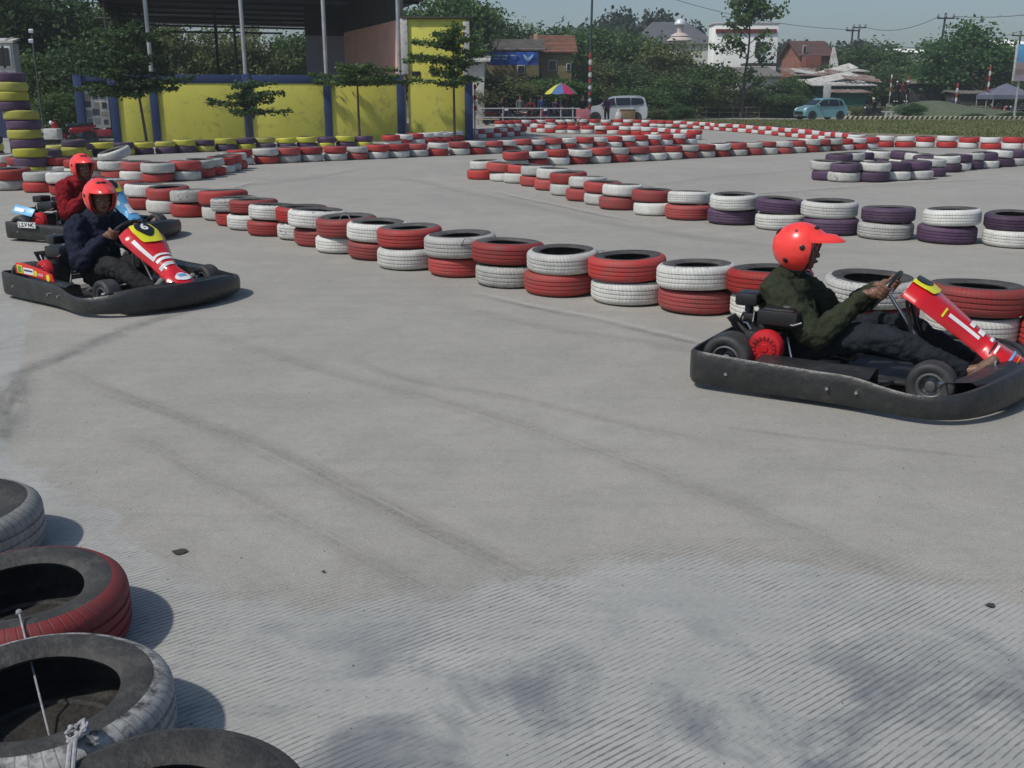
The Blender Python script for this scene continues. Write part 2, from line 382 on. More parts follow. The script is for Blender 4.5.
DIRT = mat('dry_earth', (0.17, 0.15, 0.11), 0.95, var=0.25, scale=0.25, bump=0.3, bscale=6, dirt=(0.075, 0.10, 0.035), dirt_amt=0.9, dscale=0.12)
g = MB(); g.add([(-3000, -400, -0.012), (3000, -400, -0.012), (3000, 4000, -0.012), (-3000, 4000, -0.012)], [(0, 1, 2, 3)])
struct(g.build('ground', DIRT, smooth=False))
tr = MB()
verge = [(40, 24), (19.5, 38.5), (15.8, 43.8), (11.3, 50.3), (6.5, 62), (0, 74)]
tr.add([(-45, -14, 0), (45, -14, 0)] + [(x, y, 0) for x, y in verge] + [(-12, 80, 0), (-45, 80, 0)], [tuple(range(2 + len(verge) + 2))])
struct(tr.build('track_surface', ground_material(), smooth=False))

GRASSG = mat('verge_grass_soil', (0.10, 0.135, 0.045), 0.95, var=0.35, scale=0.5, bump=0.4, bscale=15, c2=(0.17, 0.16, 0.06), dirt=(0.19, 0.16, 0.10), dirt_amt=0.35, dscale=1.3)
vb = MB()
rowa = [(44, 25.5), (21, 38.8), (17.2, 44), (12.2, 50.6), (7.2, 62.5), (0.6, 74.5)]
rowb = [(80, 73), (52, 73), (40, 73.5), (30, 74), (20, 74.6), (6, 75.4)]
vb.grid([[(x, y, 0.03) for x, y in rowa], [(x * .5 + p * .5, y * .5 + q * .5, 0.07) for (x, y), (p, q) in zip(rowa, rowb)], [(x, y, 0.05) for x, y in rowb]])
struct(vb.build('grass_verge', GRASSG, smooth=True))
eb = MB()
for (x0, y0), (x1, y1) in zip(rowa[:-1], rowa[1:]):
    d = Vector((x1 - x0, y1 - y0, 0)); L_ = d.length; a = math.atan2(d.y, d.x)
    eb.box(((x0 + x1) / 2, (y0 + y1) / 2, 0.03), (L_, 0.25, 0.10), rot=(0, 0, a))
tag(eb.build('kerb', mat('brown_kerb', (0.24, 0.20, 0.16), 0.9, scale=2)), kind='structure')
rd = MB(); rd.add([(-60, 76.2, 0.02), (140, 75.2, 0.02), (140, 84, 0.02), (-60, 85, 0.02)], [(0, 1, 2, 3)])
struct(rd.build('road', mat('road_asphalt', (0.26, 0.255, 0.24), 0.9, scale=0.4, var=0.12), smooth=False))

def blades(name, region, n, hmin, hmax, m, parent=None, seed=1, wid=0.02, clump=None, spread=0.5):
    """grass as many narrow blades in one mesh"""
    r = np.random.default_rng(seed); px, py, pz = region(r, n)
    a = r.uniform(0, 2 * np.pi, n); h = r.uniform(hmin, hmax, n); w_ = wid * r.uniform(0.6, 1.5, n)
    lx = r.normal(0, spread, n) * h; ly = r.normal(0, spread, n) * h
    V = np.zeros((n, 3, 3))
    V[:, 0] = np.stack([px - w_ * np.cos(a), py - w_ * np.sin(a), pz], 1)
    V[:, 1] = np.stack([px + w_ * np.cos(a), py + w_ * np.sin(a), pz], 1)
    V[:, 2] = np.stack([px + lx, py + ly, pz + h], 1)
    me = bpy.data.meshes.new(name); me.vertices.add(3 * n); me.vertices.foreach_set('co', V.ravel())
    me.loops.add(3 * n); me.loops.foreach_set('vertex_index', np.arange(3 * n, dtype=np.int32))
    me.polygons.add(n); me.polygons.foreach_set('loop_start', np.arange(0, 3 * n, 3, dtype=np.int32))
    me.materials.append(m); me.update(calc_edges=True)
    o = bpy.data.objects.new(name, me); col.objects.link(o)
    if parent is not None: o.parent = parent
    return o

def leafmat(name, c, c2, scale=0.9, trans=0.25):
    m = bpy.data.materials.new(name); m.use_nodes = True; nt = m.node_tree; N = nt.nodes; L = nt.links
    b = N['Principled BSDF']; b.inputs['Roughness'].default_value = 0.6; b.inputs['Specular IOR Level'].default_value = 0.3
    tc = N.new('ShaderNodeTexCoord'); n = N.new('ShaderNodeTexNoise'); n.inputs['Scale'].default_value = scale; n.inputs['Detail'].default_value = 5; n.inputs['Roughness'].default_value = 0.8
    L.new(tc.outputs['Object'], n.inputs['Vector'])
    r = N.new('ShaderNodeMapRange'); r.inputs[1].default_value = 0.35; r.inputs[2].default_value = 0.68; L.new(n.outputs[0], r.inputs[0])
    mx = N.new('ShaderNodeMix'); mx.data_type = 'RGBA'; mx.inputs[6].default_value = c + (1,); mx.inputs[7].default_value = c2 + (1,); L.new(r.outputs[0], mx.inputs[0])
    L.new(mx.outputs[2], b.inputs['Base Color'])
    t = N.new('ShaderNodeBsdfTranslucent'); L.new(mx.outputs[2], t.inputs['Color'])
    ms = N.new('ShaderNodeMixShader'); ms.inputs[0].default_value = trans
    L.new(b.outputs[0], ms.inputs[1]); L.new(t.outputs[0], ms.inputs[2]); L.new(ms.outputs[0], N['Material Output'].inputs['Surface'])
    return m
GRASSM = leafmat('grass_blades', (0.085, 0.13, 0.035), (0.21, 0.20, 0.085), 0.25)
def reg_verge(r, n):
    i = r.integers(0, len(rowa) - 1, n); t = r.uniform(0, 1, n); s = r.uniform(0, 1, n)
    A = np.array(rowa); B = np.array(rowb)
    a = A[i] * (1 - t[:, None]) + A[i + 1] * t[:, None]; b = B[i] * (1 - t[:, None]) + B[i + 1] * t[:, None]
    p = a * (1 - s[:, None]) + b * s[:, None]; z = 0.04 + 0.02 * np.sin(np.pi * s)
    return p[:, 0], p[:, 1], z - 0.02
tag(blades('verge_grass', reg_verge, 60000, 0.03, 0.16, GRASSM, wid=0.03, seed=4), 'short patchy green and straw coloured grass on the strip beside the road', 'grass', kind='stuff')

# ---- rubber marks and dark streaks on the concrete: thin sheets just above it
def mark_material(name, c, strength, nscale=14.0):
    m = bpy.data.materials.new(name); m.use_nodes = True; nt = m.node_tree; N = nt.nodes; L = nt.links
    b = N['Principled BSDF']; b.inputs['Roughness'].default_value = 0.85; b.inputs['Base Color'].default_value = c + (1,); b.inputs['Specular IOR Level'].default_value = 0.2
    uv = N.new('ShaderNodeUVMap'); sp = N.new('ShaderNodeSeparateXYZ'); L.new(uv.outputs[0], sp.inputs[0])
    a = N.new('ShaderNodeMath'); a.operation = 'SUBTRACT'; a.inputs[1].default_value = 0.5; L.new(sp.outputs[1], a.inputs[0])
    ab = N.new('ShaderNodeMath'); ab.operation = 'ABSOLUTE'; L.new(a.outputs[0], ab.inputs[0])
    r = N.new('ShaderNodeMapRange'); r.interpolation_type = 'SMOOTHSTEP'; r.inputs[1].default_value = 0.5; r.inputs[2].default_value = 0.08; L.new(ab.outputs[0], r.inputs[0])
    e = N.new('ShaderNodeMapRange'); e.interpolation_type = 'SMOOTHSTEP'; e.inputs[1].default_value = 0.0; e.inputs[2].default_value = 0.2; L.new(sp.outputs[0], e.inputs[0])
    e2 = N.new('ShaderNodeMapRange'); e2.interpolation_type = 'SMOOTHSTEP'; e2.inputs[1].default_value = 1.0; e2.inputs[2].default_value = 0.8; L.new(sp.outputs[0], e2.inputs[0])
    tc = N.new('ShaderNodeTexCoord'); n = N.new('ShaderNodeTexNoise'); n.inputs['Scale'].default_value = nscale; n.inputs['Detail'].default_value = 8; n.inputs['Roughness'].default_value = 0.75
    L.new(tc.outputs['Object'], n.inputs['Vector']); nr = N.new('ShaderNodeMapRange'); nr.inputs[1].default_value = 0.30; nr.inputs[2].default_value = 0.72; nr.inputs[4].default_value = strength; L.new(n.outputs[0], nr.inputs[0])
    mpu = N.new('ShaderNodeMapping'); mpu.inputs['Scale'].default_value = (5, 9, 1); L.new(uv.outputs[0], mpu.inputs[0])
    nu = N.new('ShaderNodeTexNoise'); nu.inputs['Scale'].default_value = 1.0; nu.inputs['Detail'].default_value = 7; nu.inputs['Roughness'].default_value = 0.7; L.new(mpu.outputs[0], nu.inputs['Vector'])
    nur = N.new('ShaderNodeMapRange'); nur.inputs[1].default_value = 0.38; nur.inputs[2].default_value = 0.62; nur.inputs[3].default_value = 0.1; nur.inputs[4].default_value = 1.25; L.new(nu.outputs[0], nur.inputs[0])
    prev = r.outputs[0]
    for x in (e.outputs[0], e2.outputs[0], nr.outputs[0], nur.outputs[0]):
        q = N.new('ShaderNodeMath'); q.operation = 'MULTIPLY'; L.new(prev, q.inputs[0]); L.new(x, q.inputs[1]); prev = q.outputs[0]
    L.new(prev, b.inputs['Alpha']); return m
def catmull(P, k=8):
    P = [Vector(p) for p in P]; P = [P[0] * 2 - P[1]] + P + [P[-1] * 2 - P[-2]]; out = []
    for i in range(1, len(P) - 2):
        for j in range(k):
            t = j / k; a, b, c, d = P[i - 1:i + 3]
            out.append(0.5 * ((2 * b) + (c - a) * t + (2 * a - 5 * b + 4 * c - d) * t * t + (3 * b - a - 3 * c + d) * t ** 3))
    out.append(P[-2]); return out
SK = 0
def mark_strip(px, width, m, z):
    width *= 1.45
    pts = catmull([ground(u, v) for u, v in px]); n = len(pts); vs = []; uvs = []
    for i, p in enumerate(pts):
        t = (pts[min(i + 1, n - 1)] - pts[max(i - 1, 0)]).normalized(); q = Vector((-t.y, t.x, 0)) * width / 2
        vs += [(p.x - q.x, p.y - q.y, z), (p.x + q.x, p.y + q.y, z)]
    me = bpy.data.meshes.new('ground_mark'); me.from_pydata(vs, [], [(2 * i, 2 * i + 2, 2 * i + 3, 2 * i + 1) for i in range(n - 1)])
    uvl = me.uv_layers.new(name='UVMap')
    for lp in me.loops: uvl.data[lp.index].uv = ((lp.vertex_index // 2) / (n - 1), lp.vertex_index % 2)
    me.materials.append(m); o = bpy.data.objects.new('ground_mark', me); col.objects.link(o); o['kind'] = 'structure'
SKD = mark_material('rubber_mark', (0.14, 0.132, 0.12), 0.36, 40)
SKL = mark_material('faint_rubber_mark', (0.165, 0.157, 0.145), 0.24, 34)
SKB = mark_material('dark_streak', (0.08, 0.092, 0.10), 0.55, 9)  # dark bluish streaks crossing the concrete at the left
marks = [([(20, 350), (100, 388), (180, 416), (260, 447), (340, 486), (430, 530), (520, 575), (600, 612)], 0.15, SKD),
         ([(95, 425), (160, 450), (230, 490), (310, 530), (400, 578), (470, 620)], 0.13, SKL),
         ([(150, 322), (240, 345), (330, 372), (440, 402), (560, 440), (700, 490), (830, 545), (940, 590)], 0.16, SKL),
         ([(330, 350), (400, 378), (520, 400), (640, 428), (760, 452)], 0.10, SKL),
         ([(690, 424), (800, 438), (900, 450), (1024, 462)], 0.035, SKD),
         ([(420, 300), (560, 330), (700, 352), (860, 372)], 0.2, SKL),
         ([(-20, 392), (30, 370), (90, 345), (150, 322), (210, 303), (250, 292)], 0.17, SKB),
         ([(-30, 470), (2, 425), (14, 395), (22, 372)], 0.2, SKB),
         ([(380, 165), (330, 176), (250, 186), (190, 196)], 0.4, SKL),
         ([(640, 205), (720, 215), (800, 222), (900, 228), (1020, 236)], 0.3, SKL),
         ([(240, 205), (330, 230), (450, 260), (600, 290), (680, 305)], 0.22, SKL),
         ([(300, 185), (400, 180), (480, 196), (600, 222), (760, 246), (1000, 262)], 0.35, SKL),
         ([(600, 195), (700, 180), (820, 170), (1000, 158)], 0.35, SKL)]
for i, (p, w_, m_) in enumerate(marks): mark_strip(p, w_, m_, 0.003 + 0.0015 * i)
# pale crack and dust line along the foot of the near row
SKW = mark_material('pale_dust', (0.48, 0.47, 0.44), 0.7, 6)
for i, (p, w_) in enumerate([([(450, 290), (520, 305), (600, 322), (700, 345), (800, 375)], 0.12), ([(190, 205), (230, 190), (262, 180)], 0.12), ([(620, 175), (700, 195), (900, 184), (1023, 178)], 0.18), ([(480, 190), (560, 207), (640, 224)], 0.16)]):
    mark_strip(p, w_, SKW, 0.03 + 0.0015 * i if False else 0.0265 + 0.0015 * i)
lf = MB()
for (u, v, s_) in ((179, 553, 0.028), (323, 573, 0.008), (990, 607, 0.016)):
    p = ground(u, v, 0.0); lf = MB(); k = 9
    rim = [(p.x + s_ * math.cos(a) * (1 + .25 * math.sin(3 * a)), p.y + s_ * .8 * math.sin(a), 0.007 + 0.003 * math.sin(2 * a)) for a in [2 * math.pi * j / k for j in range(k)]]
    lf.add([(p.x, p.y, 0.005)] + rim, [(0, 1 + j, 1 + (j + 1) % k) for j in range(k)])
    o = lf.build('dry_leaf', mat('dead_leaf', (0.045, 0.04, 0.03), 0.9))
    tag(o, {179: 'largest dark dry leaf on the concrete near the red tyre', 323: 'tiny dark leaf scrap alone on the bare concrete', 990: 'dark leaf scrap lying on concrete at the right'}[u], 'leaf')

# ================================================================== TYRES
def tyre_mesh(ck, variant, n):
    r_ = random.Random(hash((variant * 7 + 3)) & 0xffff)
    Ro = (0.310, 0.300, 0.318)[variant % 3]; W = (0.178, 0.170, 0.186)[variant % 3] / 2; Ri = (0.185, 0.19, 0.178)[variant % 3]
    s = W / 0.0925
    z = lambda a: a * s
    prof = [(Ri, z(.072)), (Ri + .012, z(.084)), (Ri + .035, z(.088)), (Ri + .055, z(.0925)), (Ro - .045, z(.0915)), (Ro - .028, z(.086))]
    tread = [(Ro - .020, z(.080)), (Ro - .008, z(.070)), (Ro - .002, z(.056))]
    if n >= 40:
        for gz in (.034, 0.0, -.034):
            tread += [(Ro, z(gz + .0075)), (Ro - .006, z(gz + .005)), (Ro - .006, z(gz - .005)), (Ro, z(gz - .0075))]
    else: tread += [(Ro, z(.03)), (Ro + .001, 0), (Ro, z(-.03))]
    tread += [(Ro - .002, z(-.056)), (Ro - .008, z(-.070)), (Ro - .020, z(-.080))]
    bot = [(Ro - .028, z(-.086)), (Ro - .045, z(-.0915)), (Ri + .055, z(-.0925)), (Ri + .02, z(-.086)), (Ri, z(-.072)), (Ri + .006, z(-.062)),
           (Ri + .05, z(-.074)), (Ro - .022, z(-.058)), (Ro - .016, 0), (Ro - .022, z(.058)), (Ri + .05, z(.074)), (Ri + .006, z(.062))]
    p = prof + tread + bot
    a = len(prof) - 2; b = len(prof) + len(tread)
    mats = [0 if a <= i < b + 0 else 1 for i in range(len(p))]
    mb = MB(); mb.lathe(p, n, loop=True, mats=mats)
    # slight squash so that no tyre is a perfect circle
    e = 1 + (variant - 1) * 0.012
    mb.v = [(x * e + 0.004 * math.sin(3 * math.atan2(y, x) + variant), y / e, zz + 0.002 * math.sin(2 * math.atan2(y, x))) for x, y, zz in mb.v]
    return mb.mesh('tyre', [TP[ck], RUBBER_NEAR if n > 80 else RUBBER], angle=50)
TM = {}
def tyre_me(ck, variant, lod):
    k = (ck, variant % 3, lod)
    if k not in TM: TM[k] = tyre_mesh(ck, variant % 3, {0: 96, 1: 56, 2: 28}[lod])
    return TM[k]
TH = (0.178, 0.170, 0.186)
SPECS = []       # (distance, x, y, z, colour, variant, label, group, tilt, radius scale)
ORD = ['', 'first', 'second', 'third', 'fourth', 'fifth', 'sixth', 'seventh', 'eighth', 'ninth', 'tenth', 'eleventh', 'twelfth', 'thirteenth', 'fourteenth', 'fifteenth',
       'sixteenth', 'seventeenth', 'eighteenth', 'nineteenth', 'twentieth']
TENS = {2: 'twenty', 3: 'thirty', 4: 'forty', 5: 'fifty', 6: 'sixty'}
def ordn(i):
    if i <= 20: return ORD[i]
    t, o = divmod(i, 10)
    return (TENS[t] + '-' + ORD[o]) if o else TENS[t][:-1] + 'ieth'
def stack(x, y, colours, rowtxt, idx, group, scale=1.0, jit=0.03):
    """colours from the top down"""
    z = 0.006; k = len(colours)
    for lv, ck in enumerate(reversed(colours)):
        v = random.randrange(3); sc_l = scale * random.uniform(.955, 1.04); h = TH[v] * sc_l
        jx, jy = random.uniform(-jit, jit), random.uniform(-jit, jit)
        tilt = (random.uniform(-.012, .012), random.uniform(-.012, .012)) if lv == 0 else (random.uniform(-.045, .045), random.uniform(-.045, .045))
        pos = 'upper' if lv == k - 1 else 'lower'
        if k > 2: pos = ordn(lv + 1) + '-from-bottom'
        lab = f'{CNAME[ck]} {pos} tyre, {ordn(idx)} stack from left, {rowtxt}' if k <= 2 else f'{CNAME[ck]} {pos} tyre in {rowtxt}'
        SPECS.append([math.hypot(x, y), x + jx, y + jy, z + h / 2 + (0.004 if lv else 0), ck, v, lab, group, tilt, sc_l])
        z += h * 0.985 + 0.003
def from_px(lst, rowtxt, group, Rr=0.31):
    pts = []
    for u, v, cs in lst:
        p = ground(u, v); d = Vector((p.x, p.y, 0)).normalized(); pts.append((p.x + d.x * Rr, p.y + d.y * Rr, cs))
    pts.sort(key=lambda q: q[0])
    for i, (x, y, cs) in enumerate(pts): stack(x, y, cs, rowtxt, i + 1, group)
def auto_row(px, rowtxt, group, pair=('RW', 'WR'), step=0.63, start=0):
    ctrl = []
    for u, v in px:
        p = ground(u, v); d = Vector((p.x, p.y, 0)).normalized(); ctrl.append(p + d * 0.31)
    pts = catmull(ctrl, 30); out = []; acc = 0; last = pts[0]; out.append(pts[0])
    for p in pts[1:]:
        acc += (p - last).length; last = p
        if acc >= step: out.append(p); acc = 0
    res = []
    for i, p in enumerate(out):
        cs = pair[(i + start) % 2]
        if random.random() < 0.07: cs = pair[(i + start + 1) % 2]
        res.append((p.x, p.y, cs))
    inv = res if res[0][0] < res[-1][0] else res[::-1]
    for i, (x, y, cs) in enumerate(inv): stack(x, y, cs, rowtxt, i + 1, group, jit=0.03)

A = [(-18, 189, 'WR'), (13, 191, 'RW'), (44, 193, 'WR'), (70, 196, 'WR'), (88, 200, 'RW'), (106, 203.5, 'WR'), (126, 207, 'RW'), (148, 210.5, 'WR'), (171, 214, 'RW'), (194, 218, 'WR'),
     (226, 221.5, 'RW'), (238, 227, 'WR'), (255, 231, 'RW'), (274, 237, 'WR'), (305, 241, 'RW'), (321, 248, 'WR'), (346, 255, 'RW'), (378, 262, 'WR'), (411, 271, 'RW'), (460, 279, 'WR'),
     (510, 289, 'RW'), (560, 299, 'WR'), (628, 307, 'RW'), (696, 317, 'WR'), (768, 326, 'RW'), (868, 336, 'WR'), (970, 347, 'RW'), (1070, 358, 'WR'), (1180, 371, 'RW')]
from_px(A, 'near winding row', 'tyres of the near winding barrier row')
Bl = [(484, 180, 'WR'), (503, 182, 'RW'), (521, 184, 'RW'), (537, 187, 'WR'), (552, 191, 'WR'), (569, 196.5, 'RW'), (586, 202, 'WR'), (603, 206, 'RW'), (622, 211, 'WR'), (653, 216.5, 'RW'),
      (687, 221, 'WR'), (731, 226, 'WP'), (779, 231, 'PW'), (829, 236, 'WP'), (886, 241, 'PW'), (947, 245, 'WP'), (1012, 249, 'PW'), (1080, 254, 'WP')]
from_px(Bl, 'middle barrier row', 'tyres of the middle barrier row')
K1 = [(826, 181, 'WP'), (843, 182.5, 'PW'), (872, 182.5, 'WP'), (894, 181, 'PW'), (916, 180, 'PW'), (930, 177, 'WP')]
from_px(K1, 'near side of purple island', 'tyres of the purple and white island')
auto_row([(838, 171), (872, 167), (905, 168), (935, 173), (962, 170), (990, 168), (1040, 163.5), (1100, 159)], 'back side of purple island', 'tyres of the purple and white island', pair=('WP', 'PW'), start=1)
auto_row([(868, 149), (840, 150.5), (790, 153.5), (740, 156), (700, 158), (640, 161.5), (590, 164), (540, 166.5), (508, 168.5)], 'long row behind the middle one', 'tyres of the long far row')
auto_row([(884, 147.5), (940, 148), (1000, 149.5), (1060, 151)], 'row against the right-hand grass', 'tyres of the row against the grass')
auto_row([(242, 165.5), (300, 162.5), (360, 160), (420, 157), (480, 154.5), (530, 151.5), (590, 149), (650, 146), (692, 144)], 'red-white row before yellow wall', 'tyres of the row before the yellow wall')
auto_row([(-12, 171.5), (30, 174), (75, 177), (120, 180.5), (160, 183), (190, 180.5), (222, 173.5), (236, 169)], 'bend behind the left karts', 'tyres of the left hand bend')
auto_row([(58, 159), (100, 157), (150, 154.5), (210, 152), (270, 150), (330, 148.5), (380, 147)], 'yellow-purple row along the wall', 'yellow and purple tyres along the wall', pair=('YP', 'PY'))
auto_row([(392, 146), (430, 143.5), (470, 139.5), (520, 135.5)], 'row curving off the wall corner', 'tyres curving off from the wall corner')
auto_row([(694, 140), (660, 136.5), (610, 134.5), (560, 133.5), (530, 132)], 'returning row of far hairpin', 'tyres of the far hairpin')
auto_row([(500, 127.5), (560, 126), (620, 126), (680, 128), (730, 131.5), (780, 136), (830, 141.5), (858, 145.5)], 'farthest row', 'tyres of the farthest row')
auto_row([(720, 127), (800, 129), (870, 134)], 'the short row on the verge side', 'tyres by the verge') if False else None
# tall towers
tb = ground(29, 177); d = Vector((tb.x, tb.y, 0)).normalized() * 0.34
tx, ty = tb.x + d.x, tb.y + d.y
zz = 0.006
for i, ck in enumerate('YPYPYPYPYYP'):
    off = (0.08, 0.08, 0.09, 0.06, 0.03, 0.03, 0.01, -0.14, -0.15, -0.15, -0.17)[i]
    SPECS.append([math.hypot(tx, ty), tx + off + random.uniform(-.01, .01), ty + random.uniform(-.02, .02), zz + 0.097, ck, 2, f'{CNAME[ck]} tyre, {ordn(i + 1)} from the ground in the tall leaning tower', 'tyres of the tall tower', (random.uniform(-.02, .02), random.uniform(-.02, .02)), 1.06])
    zz += 0.189
tb = ground(-8, 166)
stack(tb.x, tb.y, 'PYPY', 'the short tower behind the tall one', 1, 'tyres of the short tower', 1.02)
for i, (u, v, cs) in enumerate([(48, 165, 'PY'), (62, 163.5, 'YP'), (76, 161, 'PYP')]):
    p = ground(u, v); stack(p.x, p.y, cs, 'the loose pile left of the wall' + (' end' if len(cs) > 2 else ''), i + 1, 'loose yellow and purple pile')
# a white tyre leaning on top of the bend row behind the red rider
p = ground(117, 176)
SPECS.append([math.hypot(p.x, p.y), p.x, p.y, 0.45, 'W', 2, 'white tyre leaning on top of the bend row behind the red helmets', 'tyres of the left hand bend', (0.30, 0.05), 1.08])

SPECS.sort(key=lambda s: s[0])
NIND = 292; far = []
def link_tyre(s, lod):
    _, x, y, z, ck, v, lab, grp, tilt, scl = s
    o = bpy.data.objects.new('tyre', tyre_me(ck, v, lod)); col.objects.link(o)
    o.location = (x, y, z); o.rotation_euler = (tilt[0], tilt[1], random.uniform(0, 6.28)); o.scale = (scl, scl, scl)
    return tag(o, lab, 'tyre', grp)
inview = lambda s: abs(math.atan2(s[1], s[2])) < R(28.5)
cnt = 0
for s in SPECS:
    lod = 1 if s[0] < 14 else 2
    if not inview(s): 
        if s[0] < 12: link_tyre(s, lod)
        continue
    if cnt < NIND: link_tyre(s, lod); cnt += 1
    else: far.append(s)
fm = bpy.data.meshes.new('distant_tyres'); bmf = bmesh.new(); mlist = [TP['R'], TP['W'], TP['P'], TP['Y'], RUBBER]
for s in far:
    src = tyre_me(s[4], s[5], 2); M = Matrix.Translation((s[1], s[2], s[3])) @ Euler((s[8][0], s[8][1], random.uniform(0, 6))).to_matrix().to_4x4()
    b0 = [bmf.verts.new(M @ v.co) for v in src.vertices]
    ci = 'RWPY'.index(s[4])
    for pgn in src.polygons:
        f = bmf.faces.new([b0[i] for i in pgn.vertices]); f.material_index = ci if pgn.material_index == 0 else 4; f.smooth = True
bmf.to_mesh(fm); bmf.free()
FARP = {'R': plain('far_red_paint', (0.42, 0.03, 0.03), 0.6), 'W': plain('far_white_paint', (0.60, 0.60, 0.59), 0.6), 'P': plain('far_purple_paint', (0.075, 0.032, 0.085)), 'Y': plain('far_yellow_paint', (0.5, 0.48, 0.05))}
for m_ in [FARP['R'], FARP['W'], FARP['P'], FARP['Y'], RUBBER]: fm.materials.append(m_)
o = bpy.data.objects.new('distant_tyres', fm); col.objects.link(o)
tag(o, 'farthest red and white painted tyres of the barrier rows before the grass', 'tyres', kind='stuff')
print('TYRES', len(SPECS), 'individual', cnt, 'far', len(far))

# foreground tyres by the camera
FG = [(-2.02, 3.28, 0.095, 'F', 2, 'white painted tyre cut by the left edge, farthest of the four by the camera'),
      (-1.465, 2.685, 0.098, 'D', 0, 'big red painted tyre beside the camera with its shadow on the ribbed concrete'),
      (-1.16, 2.145, 0.098, 'F', 0, 'tyre with white cracked tread between the red and the bare black one'),
      (-0.715, 1.70, 0.098, 'K', 2, 'bare black tyre closest to the camera at the bottom edge')]
for x, y, z, ck, v, lab in FG:
    mb = tyre_me(ck, v, 0); o = bpy.data.objects.new('tyre', mb); col.objects.link(o); o.location = (x, y, z)
    o.rotation_euler = (random.uniform(-.01, .01), random.uniform(-.01, .01), random.uniform(0, 6)); o.scale = (1.0, 1.0, 1.04)
    tag(o, lab, 'tyre', 'foreground tyres by the camera')
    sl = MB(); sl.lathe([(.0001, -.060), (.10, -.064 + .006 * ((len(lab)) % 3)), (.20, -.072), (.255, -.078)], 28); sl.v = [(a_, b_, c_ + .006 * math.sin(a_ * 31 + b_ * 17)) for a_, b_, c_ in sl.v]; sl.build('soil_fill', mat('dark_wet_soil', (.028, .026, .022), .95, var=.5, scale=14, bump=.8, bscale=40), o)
ROPE = mat('grey_twine', (0.30, 0.30, 0.31), 0.9, scale=60, var=0.35)
rp = MB()
def hang(a, b, sag, n=12): 
    a, b = Vector(a), Vector(b); return [a.lerp(b, i / n) - Vector((0, 0, sag * 4 * (i / n) * (1 - i / n))) for i in range(n + 1)]
P0 = ground(19, 612, 0.215); P1 = ground(50, 738, 0.05)
rp.tube(hang(P0, P1, 0.004), 0.0028, 8); rp.ell(P0, (0.009, 0.009, 0.008), 10); 
tag(rp.build('twine', ROPE), 'straight grey cord hanging from the red tyre into the next one', 'cord')
rp = MB(); c = ground(78, 735, 0.205)
for k in range(5):
    a = k * 1.3; rp.tube([c + Vector((0.018 * math.cos(a + t) * (1 + .3 * math.sin(3 * t)), 0.022 * math.sin(a + t), 0.004 * k + 0.012 * math.sin(t * 1.5 + a))) for t in np.linspace(0, 5.2, 14)], 0.0045, 7)
rp.tube([c, c + Vector((0.004, -0.05, 0.006)), c + Vector((0.02, -0.10, -0.005)), c + Vector((0.035, -0.16, -0.03)), c + Vector((0.045, -0.2, -0.09))], 0.006, 8)
rp.tube([c, c + Vector((0.012, -0.04, 0.01)), c + Vector((0.032, -0.10, 0.0)), c + Vector((0.048, -0.15, -0.02)), c + Vector((0.055, -0.2, -0.08))], 0.005, 8)
rp.tube([c, c + Vector((-0.03, 0.03, 0.0)), c + Vector((-0.035, 0.06, -0.02))], 0.006, 8)
tag(rp.build('twine_knot', ROPE), 'frayed grey twine knotted between the two closest tyres', 'twine')
rg = np.random.default_rng(77); gm = MB()
for _ in range(900):
    x, y = rg.uniform(-2.6, 3.2), 1.7 + 6 * rg.random() ** 1.6; s_ = .0012 + .0032 * rg.random() ** 3; a = rg.uniform(0, 6.28)
    gm.add([(x + s_ * math.cos(a + t), y + s_ * math.sin(a + t), 0.0) for t in (0, 2.1, 4.2)] + [(x, y, s_ * 1.1)], [(0, 1, 3), (1, 2, 3), (2, 0, 3)])
tag(gm.build('grit', mat('dark_grit', (.10, .095, .085), .95), smooth=False), 'scattered dark grit and crumbs of rubber on the near concrete', 'grit', kind='stuff')
for (u, v, z) in ((601, 252, 0.36), (468, 240, 0.36), (345, 216, 0.36)):
    p = ground(u, v, z); t = MB(); t.tube([p + Vector((-0.07, 0.02, -0.05)), p + Vector((-0.03, 0, 0.012)), p + Vector((0.03, 0.0, 0.012)), p + Vector((0.07, -0.02, -0.05))], 0.006, 6)
    tag(t.build('tie_wire', ROPE), {601: 'rope tie joining two tyre stacks at the middle of the near row', 468: 'rope tie joining grey-white and red stacks of the near row', 345: 'rope tie at the far bend of the near row'}[u], 'rope')
# ================================================================== KARTS AND DRIVERS
BUMP = mat('bumper_plastic', (0.022, 0.023, 0.023), 0.42, var=0.4, scale=6, bump=0.25, bscale=30, dirt=(0.045, 0.044, 0.041), dirt_amt=0.25, dscale=9)
BLK = plain('black_plastic', (0.014, 0.014, 0.015), 0.38)
BLKM = plain('black_engine_metal', (0.02, 0.02, 0.022), 0.5, dirt=(0.06, 0.055, 0.05), dirt_amt=0.3)
STEEL = plain('bare_steel', (0.55, 0.55, 0.56), 0.32, 1.0)
RIMM = mat('wheel_rim_metal', (0.16, 0.16, 0.165), 0.45, metal=0.7, var=0.3)
SLICK = mat('slick_rubber', (0.032, 0.032, 0.033), 0.62, var=0.25, scale=8, dirt=(0.075, 0.073, 0.07), dirt_amt=0.4)
REDP = mat('red_fairing', (0.62, 0.012, 0.018), 0.25, var=0.10, coat=0.4, dirt=(0.30, 0.03, 0.03), dirt_amt=0.1)
REDE = mat('red_fan_cover', (0.50, 0.012, 0.018), 0.4, var=0.2, dirt=(0.12, 0.02, 0.02), dirt_amt=0.3)
YEL = plain('yellow_plate', (0.75, 0.72, 0.03), 0.4); WHT = plain('white_sticker', (0.80, 0.80, 0.80), 0.4)
